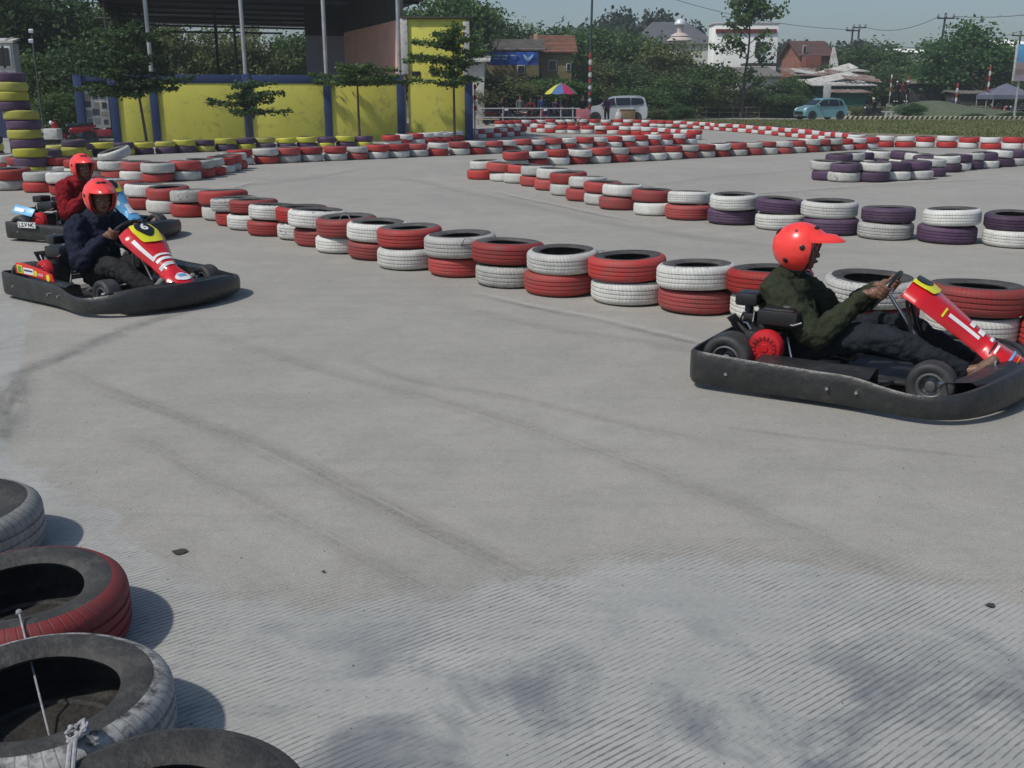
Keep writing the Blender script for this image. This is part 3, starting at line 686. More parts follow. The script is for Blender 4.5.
BLUE = plain('sky_blue_sticker', (0.15, 0.45, 0.72), 0.4); GRN = plain('green_sticker', (0.10, 0.35, 0.06), 0.5)
HELM = mat('fluorescent_red_shell', (1.0, 0.060, 0.048), 0.28, var=0.06, coat=0.4, dirt=(0.60, 0.03, 0.04), dirt_amt=0.15)
SKIN = mat('brown_skin', (0.18, 0.088, 0.056), 0.5, var=0.12, scale=20)
EYEW = plain('eye_white', (0.55, 0.52, 0.48), 0.3); EYED = plain('dark_iris', (0.01, 0.008, 0.006), 0.2)
LIP = plain('lip_skin', (0.10, 0.035, 0.03), 0.5)

def text_mesh(txt, size, depth, m, name='lettering'):
    cu = bpy.data.curves.new(name, 'FONT'); cu.body = txt; cu.size = size; cu.extrude = depth; cu.align_x = 'CENTER'; cu.align_y = 'CENTER'; cu.offset = size * 0.02
    o = bpy.data.objects.new(name, cu); col.objects.link(o); dg = bpy.context.evaluated_depsgraph_get(); dg.update()
    me = bpy.data.meshes.new_from_object(o.evaluated_get(dg)); bpy.data.objects.remove(o); me.materials.clear(); me.materials.append(m)
    me.name = name; return me

# bumper outline, near half mirrored: (x, y, top height, bottom height)
BO = [(-0.70, 0.0, .20, .06), (-0.70, 0.40, .205, .05), (-0.69, 0.64, .21, .04), (-0.655, 0.735, .22, .035), (-0.58, 0.768, .22, .035), (-0.30, 0.762, .205, .03), (0.0, 0.752, .195, .03),
      (0.22, 0.757, .19, .03), (0.38, 0.778, .165, .03), (0.52, 0.792, .150, .03), (0.64, 0.775, .150, .03), (0.75, 0.70, .165, .03), (0.84, 0.57, .185, .03), (0.91, 0.40, .20, .03), (0.965, 0.2, .205, .03), (0.985, 0.0, .21, .03)]
def fairing_pt(s, q):
    """s 0 (top) .. 1 (nose tip), q -1..1 across"""
    xs = [0.33, 0.36, 0.44, 0.56, 0.67, 0.77, 0.85, 0.93, 0.96]; zs = [0.575, 0.605, 0.565, 0.475, 0.39, 0.315, 0.265, 0.225, 0.21]
    ws = [0.13, 0.165, 0.19, 0.155, 0.105, 0.085, 0.145, 0.13, 0.05]
    t = s * (len(xs) - 1); i = min(int(t), len(xs) - 2); f = t - i; f = f * f * (3 - 2 * f) * 0.5 + f * 0.5
    x = xs[i] * (1 - f) + xs[i + 1] * f; z = zs[i] * (1 - f) + zs[i + 1] * f; w_ = ws[i] * (1 - f) + ws[i + 1] * f
    drop = 0.075 * abs(q) ** 3.2
    return Vector((x - drop * 0.5, q * w_, z - drop))
def make_kart(label, o, ang, opts):
    k = empty('go_kart', (o[0], o[1], 0), ang, label, 'go-kart', 'racing go-karts')
    # wraparound bumper
    full = [Vector(p) for p in [(x, y, t) for x, y, t, b in BO]]
    bw = opts.get('bw', 1.0); ring = catmull([(x, y * bw, t) for x, y, t, b in BO], 5); rb = catmull([(x, y * bw, b) for x, y, t, b in BO], 5)
    P = [(p, q.z) for p, q in zip(ring, rb)]; P = P + [(Vector((p.x, -p.y, p.z)), z) for p, z in P[-2:0:-1]]
    rows = []; n = len(P)
    for i in range(n):
        p, zb = P[i]; a = P[(i + 1) % n][0] - P[i - 1][0]; nn = Vector((a.y, -a.x, 0)).normalized()
        if nn.dot(Vector((p.x, p.y, 0))) < 0: nn = -nn
        T = 0.010; f = max(0, p.x - .6) / .4
        bulge = 0.005 + 0.02 * f
        zt = p.z; zm = (zt + zb) / 2
        sec = [(-T, zb), (T * .6, zb), (T + bulge * .6, zb + .02), (T + bulge, zm - .02), (T + bulge * .9, zm + .03), (T + .004, zt - .015), (T * .3, zt), (-T * .6 - .03 * f, zt - .002), (-T * 1.4 - .03 * f, zt - .03), (-T * 1.1, zm)]
        rows.append([Vector((p.x, p.y, 0)) + nn * d + Vector((0, 0, z)) for d, z in sec])
    mb = MB(); mb.grid(rows, cu=True, cv=True)
    bmp = mb.build('bumper', BUMP, k, angle=50)
    for (x, sgn) in ((-0.45, -1), (0.10, -1), (0.25, -1), (0.62, -1), (0.62, 1), (0.25, 1), (-0.45, 1)):
        yy = 0.785 * bw + .004; b_ = MB(); b_.cyl((x, sgn * (yy - .02), 0.115), (x, sgn * (yy + .003), 0.115), 0.009, 10); b_.build('bolt', STEEL, bmp)
    for x in (-0.53, -0.48):
        b_ = MB(); b_.box((x, -0.776 * bw, 0.14), (0.032, 0.012, 0.022)); b_.build('vent_slot', BLK, bmp, bevel=0.002)
    # nose block over the front axle
    nb = MB(); rows = []
    for yy in np.linspace(-0.52, 0.52, 15):
        f = 1 - (abs(yy) / 0.56) ** 2.5
        rows.append([Vector((0.80 - .25 * (1 - f) * .7, yy, .10)), Vector((0.80 - .2 * (1 - f), yy, .15 + .05 * f)), Vector((0.90 - .17 * (1 - f), yy, .17 + .05 * f)), Vector((0.965 - .22 * (1 - f), yy, .16 + .03 * f)), Vector((0.97 - .22 * (1 - f), yy, .10))])
    nb.grid(rows, cu=True); nb.build('nose_cone', BUMP, k)
    # chassis
    fr = MB()
    for s in (-1, 1):
        fr.tube(catmull([(-0.62, s * .30, .10), (-0.3, s * .32, .075), (0.1, s * .33, .065), (0.45, s * .26, .065), (0.62, s * .25, .08), (0.86, s * .20, .09)], 4), 0.015, 8)
        fr.tube(catmull([(-0.35, s * .33, .07), (-.30, s * .52, .10), (.0, s * .60, .11), (.28, s * .55, .10), (.34, s * .31, .07)], 5), 0.012, 8)
    fr.tube([(-.62, -.3, .1), (-.62, .3, .1)], .015, 8); fr.tube([(.56, -.38, .12), (.56, .38, .12)], .014, 8); fr.tube([(.0, -.33, .065), (.0, .33, .065)], .014, 8)
    fr.build('chassis_frame', BLKM, k)
    fp = MB(); fp.prism([(-.05, -.31), (.45, -.27), (.86, -.2), (.86, .2), (.45, .27), (-.05, .31)], .048, .055); fp.build('floor_tray', BLKM, k)
    for s in (-1, 1):
        sp = MB(); rows = [[Vector((x, s * y, z)) for y, z in ((.50, .07), (.52, .19), (.59, .20), (.735 * bw, .185))] for x in np.linspace(-.32, .30, 8)]
        rows2 = [[p - Vector((0, 0, .008)) for p in r_] for r_ in rows]
        sp.grid([r_ + q[::-1] for r_, q in zip(rows, rows2)], cu=True); sp.build('side_pod', BUMP, k, angle=30)
        tr_ = MB(); tr_.tube([(.50, s * .40, .125), (.60, s * .20, .13), (.70, s * .04, .14)], .008, 8); tr_.tube([(.60, s * .52, .15), (.80, s * .36, .175), (.93, s * .22, .165)], .010, 8)
        tr_.build('tie_rod', STEEL, k)
    # wheels
    def wheel(x, y, r, w_):
        s = 1 if y > 0 else -1; hw = w_ / 2
        wh = empty('wheel', (x, y, r)); wh.parent = k
        t = MB(); t.X = Matrix.Rotation(R(90), 4, 'X'); rr = r * .55
        t.lathe([(rr, -hw * .8), (rr + .01, -hw * .95), (r * .80, -hw * 1.04), (r * .94, -hw * .93), (r * .985, -hw * .75), (r, -hw * .4), (r, hw * .4), (r * .985, hw * .75), (r * .94, hw * .93), (r * .80, hw * 1.04), (rr + .01, hw * .95), (rr, hw * .8)], 40, loop=True)
        t.build('slick_tyre', SLICK, wh, angle=60)
        m_ = MB(); m_.X = Matrix.Rotation(R(90), 4, 'X')
        for e in (-1, 1):
            m_.lathe([(rr + .003, e * hw * .72), (rr + .004, e * hw * .86), (rr - .006, e * hw * .90), (rr - .014, e * hw * .8), (rr - .018, e * hw * .3)], 32)
            m_.lathe([(rr - .018, e * hw * .35), (rr * .6, e * hw * .28), (.028, e * hw * .34), (.026, e * hw * .7), (.012, e * hw * .76), (.0001, e * hw * .76)], 32)
        for j in range(6):
            a = j * math.pi / 3
            for e in (-1, 1): m_.cyl((.045 * math.cos(a) * (r / .14), .045 * math.sin(a) * (r / .14), e * hw * .30), (.045 * math.cos(a) * (r / .14), .045 * math.sin(a) * (r / .14), e * hw * .42), .006, 8)
        m_.build('rim', RIMM, wh, angle=40)
    wheel(.56, -.45, .125, .125); wheel(.56, .45, .125, .125); wheel(-.53, -.50, .142, .185); wheel(-.53, .50, .142, .185)
    ax = MB(); ax.cyl((-.53, -.50, .142), (-.53, .50, .142), .016, 12); ax.cyl((-.53, .1, .142), (-.53, .11, .142), .085, 28); ax.cyl((-.53, -.22, .142), (-.53, -.208, .142), .075, 24); ax.build('rear_axle', STEEL, k)
    for s in (-1, 1):
        st = MB(); st.cyl((.56, s * .33, .125), (.56, s * .45, .125), .012, 10); st.box((.56, s * .36, .12), (.03, .035, .11)); st.build('stub_axle', BLKM, k, bevel=.004)
    # seat
    st = MB(); rows = []
    for i, (x, z, hw, wr) in enumerate([(.10, .115, .17, .02), (.0, .10, .185, .05), (-.12, .085, .19, .10), (-.24, .08, .195, .15), (-.34, .12, .195, .17), (-.41, .22, .19, .15), (-.455, .33, .18, .12), (-.485, .42, .155, .06), (-.495, .455, .11, .02)]):
        dx, dz = (0, 1) if i < 4 else (.85, .35)
        rows.append([Vector((x + dx * wr * abs(q) ** 2.5, q * hw, z + dz * wr * abs(q) ** 2.5)) for q in np.linspace(-1, 1, 13)])
    back = [[p + Vector((-.012, 0, -.012)) for p in r_] for r_ in rows]
    st.grid([r_ + b_[::-1] for r_, b_ in zip(rows, back)], cu=True); st.build('seat', BLK, k, angle=50)
    for s in (-1, 1): br = MB(); br.tube([(-.20, s * .34, .07), (-.27, s * .26, .24)], .009, 8); br.build('seat_stay', STEEL, k)
    # engine beside the seat
    e = MB(); e.box((-.37, -.36, .20), (.20, .17, .18)); e.box((-.40, -.36, .10), (.26, .20, .025)); e.build('engine_block', BLKM, k, bevel=.012)
    e = MB()
    for j in range(7): e.box((-.475 - .012 * j, -.34, .235 + .012 * j), (.006, .14, .12), rot=(0, R(-45), 0))
    e.build('cooling_fins', BLKM, k)
    e = MB(); e.X = Matrix.Translation((-.335, -.455, .215)) @ Matrix.Rotation(R(90), 4, 'X')
    e.lathe([(.0001, .045), (.022, .045), (.026, .040), (.048, .040), (.052, .044), (.066, .044), (.070, .038), (.088, .034), (.097, .020), (.100, -.01), (.100, -.02)], 40)
    fan = e.build('fan_cover', REDE, k, angle=35)
    for j in range(16):
        a = j * math.pi / 8; f = MB(); 
        f.X = Matrix.Translation((-.335, -.455, .215)) @ Matrix.Rotation(R(90), 4, 'X') @ Matrix.Rotation(a, 4, 'Z'); f.box((.060, 0, .0445), (.022, .005, .003)); f.build('vent_slot', BLK, fan)
    e = MB(); e.box((-.30, -.30, .372), (.23, .21, .085)); e.box((-.30, -.30, .416), (.18, .16, .02)); t_ = e.build('fuel_tank', BLK, k, bevel=.014)
    e = MB(); e.cyl((-.27, -.30, .41), (-.27, -.30, .432), .026, 18); e.build('tank_cap', plain('dark_grey_cap', (.12, .12, .13), .4), t_, bevel=.003)
    e = MB(); e.tube([(-.42, -.30, .345), (-.2, -.41, .345), (-.155, -.41, .365)], .006, 6); e.build('tank_bracket', STEEL, t_)
    e = MB(); e.box((-.52, -.22, .442), (.135, .16, .075)); f = e.build('air_filter', BLK, k, bevel=.016)
    e = MB(); e.cyl((-.52, -.22, .29), (-.52, -.22, .41), .026, 14); e.box((-.50, -.24, .33), (.07, .09, .06)); e.build('carburettor', BLKM, f, bevel=.006)
    e = MB(); e.tube(catmull([(-.49, -.34, .26), (-.56, -.33, .30), (-.60, -.24, .28), (-.61, -.08, .24), (-.60, .06, .22)], 5), .018, 10); e.cyl((-.60, .02, .22), (-.60, .24, .22), .042, 18); e.build('exhaust', BLKM, k)
    for (a, b_) in (((-.49, -.40, .33), (-.44, -.42, .30)), ((-.545, -.30, .32), (-.50, -.33, .38)), ((-.47, -.29, .38), (-.45, -.36, .33))):
        e = MB(); e.tube([a, ((a[0] + b_[0]) / 2, a[1] - .02, (a[2] + b_[2]) / 2 + .02), b_], .006, 7); e.build('hose', STEEL, k)
    # steering
    SW = Vector((.20, 0, .52)); nrm = Vector((-.84, 0, .54)).normalized(); ux = Vector((0, 1, 0)); uy = nrm.cross(ux).normalized()
    if uy.z < 0: uy = -uy
    e = MB(); e.tube([SW + ux * .145 * math.cos(a) + uy * .125 * math.sin(a) for a in np.linspace(0, 2 * math.pi, 36, endpoint=False)], .0145, 10, closed=True)
    swo = e.build('steering_wheel', BLK, k)
    e = MB()
    for a in (R(0), R(180), R(270)): e.tube([SW - nrm * .02, SW + (ux * .14 * math.cos(a) + uy * .12 * math.sin(a))], .009, 6, flat=.5)
    e.cyl(SW - nrm * .03, SW, .035, 16); e.build('wheel_hub', STEEL, swo)
    e = MB(); e.cyl(SW - nrm * .02, (.50, 0, .12), .010, 10); e.build('steering_column', STEEL, k)
    e = MB()
    for s in (-1, 1): e.tube([(.34, s * .05, .57), (.33, s * .05, .47), (.37, s * .09, .33), (.45, s * .15, .10)], .010, 8)
    e.tube([(.33, -.05, .47), (.33, .05, .47)], .012, 8); e.build('steering_support', BLK, k)
    for s in (-1, 1):
        e = MB(); e.tube([(.80, s * .13, .07), (.83, s * .13, .19)], .007, 8); e.box((.828, s * .13, .2), (.012, .08, .05)); e.build('pedal', STEEL, k, bevel=.002)
    # fairing
    e = MB(); S = 33; Q = 17; T1 = [[fairing_pt(i / (S - 1), q) for q in np.linspace(-1, 1, Q)] for i in range(S)]
    T2 = [[p - Vector((.004, 0, .006)) for p in r_] for r_ in T1]
    rows = [a + b_[::-1] for a, b_ in zip(T1, T2)]; e.grid(rows, cu=True)
    e.add([p for p in rows[0]], [tuple(range(len(rows[0])))]); e.add([p for p in rows[-1]], [tuple(range(len(rows[-1])))])
    fa = e.build('front_fairing', opts.get('fairing', REDP), k, angle=60)
    def decal(s0, s1, q0, q1, m_, name, shape=None, lift=.003, nu=12):
        d = MB(); rws = []
        for i in range(nu + 1):
            s_ = s0 + (s1 - s0) * i / nu; row = []
            for j in range(nu + 1):
                q_ = q0 + (q1 - q0) * j / nu
                if shape:
                    uu = 2 * i / nu - 1; vv = 2 * j / nu - 1
                    # map square to shape radius
                    L_ = max(abs(uu), abs(vv)); a = math.atan2(vv, uu); rr_ = shape(a) * L_
                    s_2 = (s0 + s1) / 2 + (s1 - s0) / 2 * rr_ * math.cos(a); q_2 = (q0 + q1) / 2 + (q1 - q0) / 2 * rr_ * math.sin(a)
                    row.append(fairing_pt(s_2, q_2) + Vector((lift * .6, 0, lift)))
                else: row.append(fairing_pt(s_, q_) + Vector((lift * .6, 0, lift)))
            rws.append(row)
        d.grid(rws)
        return d.build(name, m_, fa)
    circ = lambda a: 1.0
    rsq = lambda a: min(1.25, 1 / max(abs(math.cos(a)), abs(math.sin(a))) ** .75)
    PE = opts.get('plate_end', .36); decal(.05, PE, -.60, .60, opts.get('plate', YEL), 'number_plate', rsq, .010)
    if opts.get('plate_detail', True):
        decal(.095, PE - .045, -.42, .42, BLK, 'number_disc', circ, .013, 14)
    if opts.get('number'):
        me = text_mesh(opts['number'], .115, .002, WHT, 'number')
        p = fairing_pt(.205, 0); a = fairing_pt(.16, 0) - fairing_pt(.26, 0); tl = a.normalized()
        ob = bpy.data.objects.new('number', me); col.objects.link(ob); ob.parent = fa
        xax = Vector((0, -1, 0)); up = tl; zz_ = xax.cross(up).normalized()
        if zz_.z < 0: xax = -xax; zz_ = xax.cross(up).normalized()
        M = Matrix((xax, up, zz_)).transposed().to_4x4(); M.translation = p + zz_ * .018; ob.matrix_local = M
    for (s0, s1, q0, q1, c_) in opts.get('stripes', []): decal(s0, s1, q0, q1, c_, 'stripe', None, .005, 6)
    if opts.get('badge'):
        decal(.74, .90, -.50, .50, WHT, 'nose_badge', lambda a: .9 + .1 * math.cos(4 * a), .006, 12)
        for q_ in (-.15, .1): decal(.79 + q_ * .1, .805 + q_ * .1, -.25, .25, BLUE, 'badge_line', None, .009, 4)
    if opts.get('side_sticker'):
        for yy in (-.742 * bw,):
            e = MB(); X0, X1 = -.50, .10
            prof = [(X0, .215), (X0 + .02, .30), (X0 + .15, .305), (-.15, .285), (-.02, .27), (.07, .255), (X1, .20)]
            e.X = Matrix.Translation((0, yy + .03, 0)) @ Matrix.Rotation(R(90), 4, 'X'); e.prism(prof, -.006, .006); sd_ = e.build('sticker_board', plain('red_board', (.62, .03, .02), .4), k, bevel=.002)
            def patch(x0, x1, z0, z1, m_): 
                q = MB(); q.box(((x0 + x1) / 2, yy + .0225, (z0 + z1) / 2), (x1 - x0, .002, z1 - z0)); q.build('sticker', m_, sd_)
            patch(-.46, -.375, .222, .285, YEL); q = MB(); q.box((-.42, yy + .0205, .254), (.055, .002, .05)); q.build('sticker', GRN, sd_)
            patch(-.36, -.20, .222, .272, WHT); patch(-.19, -.15, .22, .262, YEL); patch(-.14, -.05, .225, .25, plain('pink_sticker', (.7, .25, .3), .5))
            q = MB(); q.box((-.28, yy + .0205, .252), (.13, .002, .013)); q.build('sticker', plain('dark_letter_band', (.05, .04, .12), .5), sd_)
            q = MB(); q.X = Matrix.Translation((.02, yy + .0235, .225)) @ Matrix.Rotation(R(90), 4, 'X'); q.lathe([(.0001, .003), (.027, .003), (.027, 0)], 20); q.build('sticker', YEL, sd_)
    return k

# ------------------------------------------------------------------ bodies
def limb(mb, pts, rs, flat=1.0, n=14, ends=True):
    pts = [Vector(p) for p in pts]; k = 5; P = catmull(pts, k); rr = []
    for i in range(len(pts) - 1):
        for j in range(k): rr.append(rs[i] + (rs[i + 1] - rs[i]) * j / k)
    rr.append(rs[-1]); mb.tube(P, rr, n, flat=flat)
    if ends: mb.ell(P[0], rr[0] * .98, 12); mb.ell(P[-1], rr[-1] * .98, 12)
def head_shape(mb, c, yaw, pitch=0.0, s=1.0):
    old = mb.X; mb.X = Matrix.Translation(c) @ Matrix.Rotation(yaw, 4, 'Z') @ Matrix.Rotation(pitch, 4, 'Y') @ Matrix.Scale(s, 4)
    mb.ell((-.012, 0, .02), (.098, .078, .098), 20); mb.ell((.022, 0, -.045), (.068, .060, .070), 18); mb.ell((.050, 0, -.088), (.032, .034, .024), 12)
    mb.ell((.078, 0, .012), (.016, .052, .012), 12)                     # brow
    mb.tube([(.082, 0, .008), (.103, 0, -.026)], [.009, .014], 10); mb.ell((.100, 0, -.030), (.014, .017, .011), 10)     # nose
    for e in (-1, 1): mb.ell((.062, e * .040, -.032), (.022, .020, .020), 10); mb.ell((-.008, e * .078, -.012), (.018, .010, .030), 10)
    mb.ell((.088, 0, -.062), (.013, .026, .011), 12)
    mb.X = old
def helmet(parent, c, yaw, pitch, s, m_):
    e = MB(); X = Matrix.Translation(c) @ Matrix.Rotation(yaw, 4, 'Z') @ Matrix.Rotation(pitch, 4, 'Y') @ Matrix.Scale(s, 4); e.X = X
    NA, NR = 72, 22; sm = lambda a, b, x: (lambda t: t * t * (3 - 2 * t))(min(1, max(0, (x - a) / (b - a))))
    def pt(az, el, off=0.0):
        rx, ry, rz = .138 + off, .122 + off, .130 + off
        sx = math.cos(el) * math.cos(az); fx = 1.0 + (0.10 if sx < 0 else 0.0) * (-sx)
        return Vector((rx * fx * sx, ry * math.cos(el) * math.sin(az), rz * math.sin(el) * (1.0 if el > 0 else 1.12)))
    def low(az):
        a = abs(az); return R(17) * (1 - sm(R(46), R(60), a)) + (R(-62)) * sm(R(46), R(60), a) + R(10) * sm(R(100), R(180), a)
    rows = []
    for j in range(NA):
        az = -math.pi + 2 * math.pi * j / NA; lo = low(az); r_ = [pt(az, R(89.5) + (lo - R(89.5)) * i / NR) for i in range(NR + 1)]
        r_ += [pt(az, lo + R(1.5), -.004), pt(az, lo + R(3), -.018)] + [pt(az, lo + (R(88) - lo) * i / 8, -.02) for i in range(1, 9)]
        rows.append(r_)
    e.grid(rows, cv=True)
    h = e.build('helmet', m_, parent, angle=60)
    # peak
    v = MB(); v.X = X; rws = []
    for i in range(13):
        q = -1 + 2 * i / 12; az = R(58) * q; b = pt(az, R(21 + 8 * (1 - abs(q))), .004)
        tip = Vector((b.x + .105 * (1 - abs(q) ** 2.6) + .004, b.y * (1 - .18 * (1 - abs(q))), b.z - .012 - .012 * (1 - abs(q)) ** 1))
        mid = b.lerp(tip, .5) + Vector((0, 0, .012 * (1 - q * q)))
        b0 = pt(az, R(44 + 10 * (1 - abs(q))), .003)
        top = [b0, b + Vector((0, 0, .014)), mid + Vector((0, 0, .010)), tip + Vector((0, 0, .003))]
        rws.append(top + [tip - Vector((0, 0, .003)), mid - Vector((0, 0, .003)), b - Vector((0, 0, .002))])
    v.grid(rws, cu=True); v.build('peak', m_, h, angle=50)
    for (az, el, r_, el2) in ((75, 4, .015, 1), (-75, 4, .015, 1), (115, -28, .017, 1), (-115, -28, .017, 1), (165, 35, .02, 1), (-165, 35, .02, 1), (14, 52, .022, .6), (-14, 52, .022, .6), (-95, 45, .008, 1)):
        d = MB(); p = pt(R(az), R(el), .001); nn = Vector((p.x / .02, p.y / .0155, p.z / .0175)).normalized()
        q = nn.to_track_quat('Z', 'Y').to_matrix().to_4x4(); d.X = X @ Matrix.Translation(p) @ q @ Matrix.Diagonal((1, el2, .35, 1)); d.ell((0, 0, 0), r_, 14); d.build('vent', BLK, h)
    tr = MB(); tr.X = X; tr.tube([pt(-math.pi + 2 * math.pi * j / NA, low(-math.pi + 2 * math.pi * j / NA), -.001) for j in range(NA)], .0055, 6, closed=True); tr.build('edge_trim', BLK, h)
    cs = MB(); cs.X = X; cs.tube(catmull([pt(R(62), R(-48), -.012), (.055, .055, -.135), (.07, 0, -.142), (.055, -.055, -.135), pt(R(-62), R(-48), -.012)], 5), .008, 6, flat=.4); cs.build('chin_strap', BLK, h)
    return h

def grip_hand(mb, W, T, Nn, O, s=1.0):
    """hand closing on a rim. W wrist, T rim tangent (finger stacking), centre of grip Nn, O outward direction"""
    G = Vector(Nn); T = Vector(T).normalized(); W = Vector(W)
    A = (G - W).normalized(); O = (Vector(O) - T * Vector(O).dot(T)).normalized()
    palm = G - A * .045 + O * .012
    mb.tube([W, palm - A * .01, palm + A * .018], [.026, .030, .027], 12, flat=.62); mb.ell(palm, (.034, .030, .034), 12)
    B = (A - T * A.dot(T)).normalized()
    for i, (f, L_) in enumerate(((1.55, .9), (.52, 1.0), (-.52, .97), (-1.55, .82))):
        c = G + T * (f * .0205)
        base = c - B * .030 + O * .020
        rr = .0265
        pts = [base] + [c + (O * math.cos(a) + B * math.sin(a)) * rr for a in np.linspace(.1, .1 + 3.3 * L_, 6)]
        mb.tube(pts, [.0115, .011, .0105, .010, .0095, .009, .0085], 9); mb.ell(pts[-1], .0088, 8); mb.ell(pts[0], .012, 8)
    tb = palm - O * .018 + T * .02; 
    pts = [tb, G - B * .010 - O * .030 + T * .030, G + B * .014 - O * .024 + T * .036]
    mb.tube(pts, [.0145, .012, .0098], 9); mb.ell(pts[-1], .0098, 8)

def make_driver(label, kart, head_yaw, head_pitch, coat, trouser, hc=(-.27, 0, .715), seed=0, shoe=None, lean=0.0):
    p = empty('person', tuple(kart.location), kart.rotation_euler.z, label, 'person', 'kart drivers')
    k = empty('tmp'); bpy.data.objects.remove(k)
    SW = Vector((.20, 0, .52)); nrm = Vector((-.84, 0, .54)).normalized(); ux = Vector((0, 1, 0)); uy = nrm.cross(ux).normalized()
    if uy.z < 0: uy = -uy
    dz = hc[2] - .715; dx = hc[0] + .30
    hip = Vector((-.26, 0, .165)); chest = Vector((-.375 + dx * .6, 0, .395 + dz * .8)); neck = Vector((hc[0] - .055, 0, .560 + dz))
    sh = {s: Vector((-.375 + dx * .7, s * .172, .495 + dz * .9)) for s in (-1, 1)}
    el = {-1: Vector((-.10, -.275, .275 + dz * .3)), 1: Vector((-.10, .275, .29 + dz * .3))}
    grip = {s: SW + ux * s * .142 + uy * .02 for s in (-1, 1)}
    wr = {s: grip[s] + Vector((-.085, s * .012, -.018)) for s in (-1, 1)}
    kn = {s: Vector((.27, s * .20, .285)) for s in (-1, 1)}
    an = {s: Vector((.68, s * .14, .135)) for s in (-1, 1)}
    # body: one continuous mesh
    b = MB()
    limb(b, [hip, hip.lerp(chest, .5), chest, neck - Vector((.02, 0, .05))], [.11, .115, .13, .07]); limb(b, [neck - Vector((.02, 0, .03)), Vector(hc) - Vector((.02, 0, .08))], [.055, .052])
    for s in (-1, 1):
        limb(b, [chest + Vector((0, s * .06, .07)), sh[s], el[s].lerp(sh[s], .5), el[s]], [.06, .055, .046, .040]); limb(b, [el[s], wr[s]], [.040, .027])
        T = uy; grip_hand(b, wr[s], T, grip[s], ux * s)
        limb(b, [hip + Vector((0, s * .08, 0)), kn[s].lerp(hip, .5) + Vector((0, s * .04, .01)), kn[s]], [.085, .075, .055]); limb(b, [kn[s], kn[s].lerp(an[s], .35), an[s]], [.055, .055, .036])
        limb(b, [an[s], an[s] + Vector((.10, 0, .035))], [.034, .03])
    head_shape(b, hc, head_yaw, head_pitch)
    remeshed(b, 'body', SKIN, .0048, smooth=3, parent=p)
    # eyes, brows, mouth
    X = Matrix.Translation(hc) @ Matrix.Rotation(head_yaw, 4, 'Z') @ Matrix.Rotation(head_pitch, 4, 'Y')
    for s in (-1, 1):
        e = MB(); e.X = X; e.ell((.0755, s * .031, -.004), (.010, .0145, .0075), 12); eo = e.build('eye', EYEW, p)
        e = MB(); e.X = X; e.ell((.0840, s * .030, -.004), (.0035, .0058, .0058), 10); e.build('iris', EYED, eo)
    e = MB(); e.X = X; e.ell((.0985, 0, -.062), (.005, .021, .0055), 12); e.build('mouth', LIP, p)
    # jacket
    j = MB()
    limb(j, [hip + Vector((-.01, 0, -.015)), hip.lerp(chest, .45) + Vector((-.01, 0, .0)), chest + Vector((-.0, 0, .0)), chest + Vector((.005, 0, .10)), neck - Vector((.02, 0, .03))], [.150, .162, .165, .145, .098], flat=1.0, n=20)
    j.ell(chest + Vector((-.005, 0, .03)), (.14, .205, .14), 18)
    for s in (-1, 1):
        limb(j, [chest + Vector((-.01, s * .07, .09)), sh[s] + Vector((0, s * .005, 0)), sh[s].lerp(el[s], .55) + Vector((0, s * .015, -.01)), el[s] + Vector((0, 0, -.008)), el[s].lerp(wr[s], .5) + Vector((0, 0, -.006)), el[s].lerp(wr[s], .90)], [.088, .096, .088, .080, .068, .044])
        j.tube([neck + Vector((.050 * math.cos(a) * 1.3 - .008, .066 * math.sin(a), .008 - .02 * math.cos(a))) for a in np.linspace(0, 2 * math.pi, 16, endpoint=False)], .022, 8, closed=True)
    jk = remeshed(j, 'jacket', coat, .0085, smooth=4, disp=.048, dscale=.060 + .004 * seed, parent=p)
    z = MB(); z.tube([chest + Vector((.165, 0, -.10)), chest + Vector((.150, 0, .02)), chest + Vector((.110, 0, .11)), chest + Vector((.085, 0, .15))], .0045, 6); z.build('zip', plain('dull_zip', (.18, .18, .17), .4, .6), jk)
    # trousers
    t = MB(); t.ell(hip + Vector((0, 0, -.02)), (.15, .165, .11), 16)
    for s in (-1, 1):
        limb(t, [hip + Vector((.0, s * .085, -.01)), kn[s].lerp(hip, .5) + Vector((0, s * .04, .01)), kn[s], kn[s].lerp(an[s], .4), an[s] - Vector((.03, 0, -.01))], [.105, .094, .076, .074, .060])
    remeshed(t, 'trousers', trouser, .0085, smooth=4, disp=.042, dscale=.062, parent=p)
    for s in (-1, 1):
        q = MB(); a = an[s]
        limb(q, [a + Vector((.005, 0, -.03)), a + Vector((.03, 0, -.035)), a + Vector((.10, 0, .04)), a + Vector((.135, 0, .085))], [.040, .044, .042, .030], flat=.95)
        q.ell(a + Vector((-.0, 0, -.035)), (.045, .036, .035), 10)
        remeshed(q, 'shoe', shoe, .007, smooth=3, parent=p)
    helmet(p, Vector(hc) + Vector((-.005, 0, .022)), head_yaw, head_pitch, 1.09, HELM)
    return p

def cloth(name, c, dirt=None): return mat(name, c, 0.85, var=0.28, scale=9, bump=0.5, bscale=120, spec=0.2, dirt=dirt, dirt_amt=0.1)
OLIVE = cloth('olive_cloth', (0.030, 0.036, 0.020)); NAVY = cloth('navy_cloth', (0.012, 0.016, 0.034)); REDC = cloth('dark_red_cloth', (0.22, 0.008, 0.014))
DEN = cloth('black_denim', (0.018, 0.022, 0.028)); GREYC = cloth('charcoal_cloth', (0.022, 0.022, 0.024)); SHOE1 = plain('brown_sandal', (0.16, 0.09, 0.06), .6); SHOE2 = plain('grey_green_shoe', (0.16, 0.17, 0.13), .7)

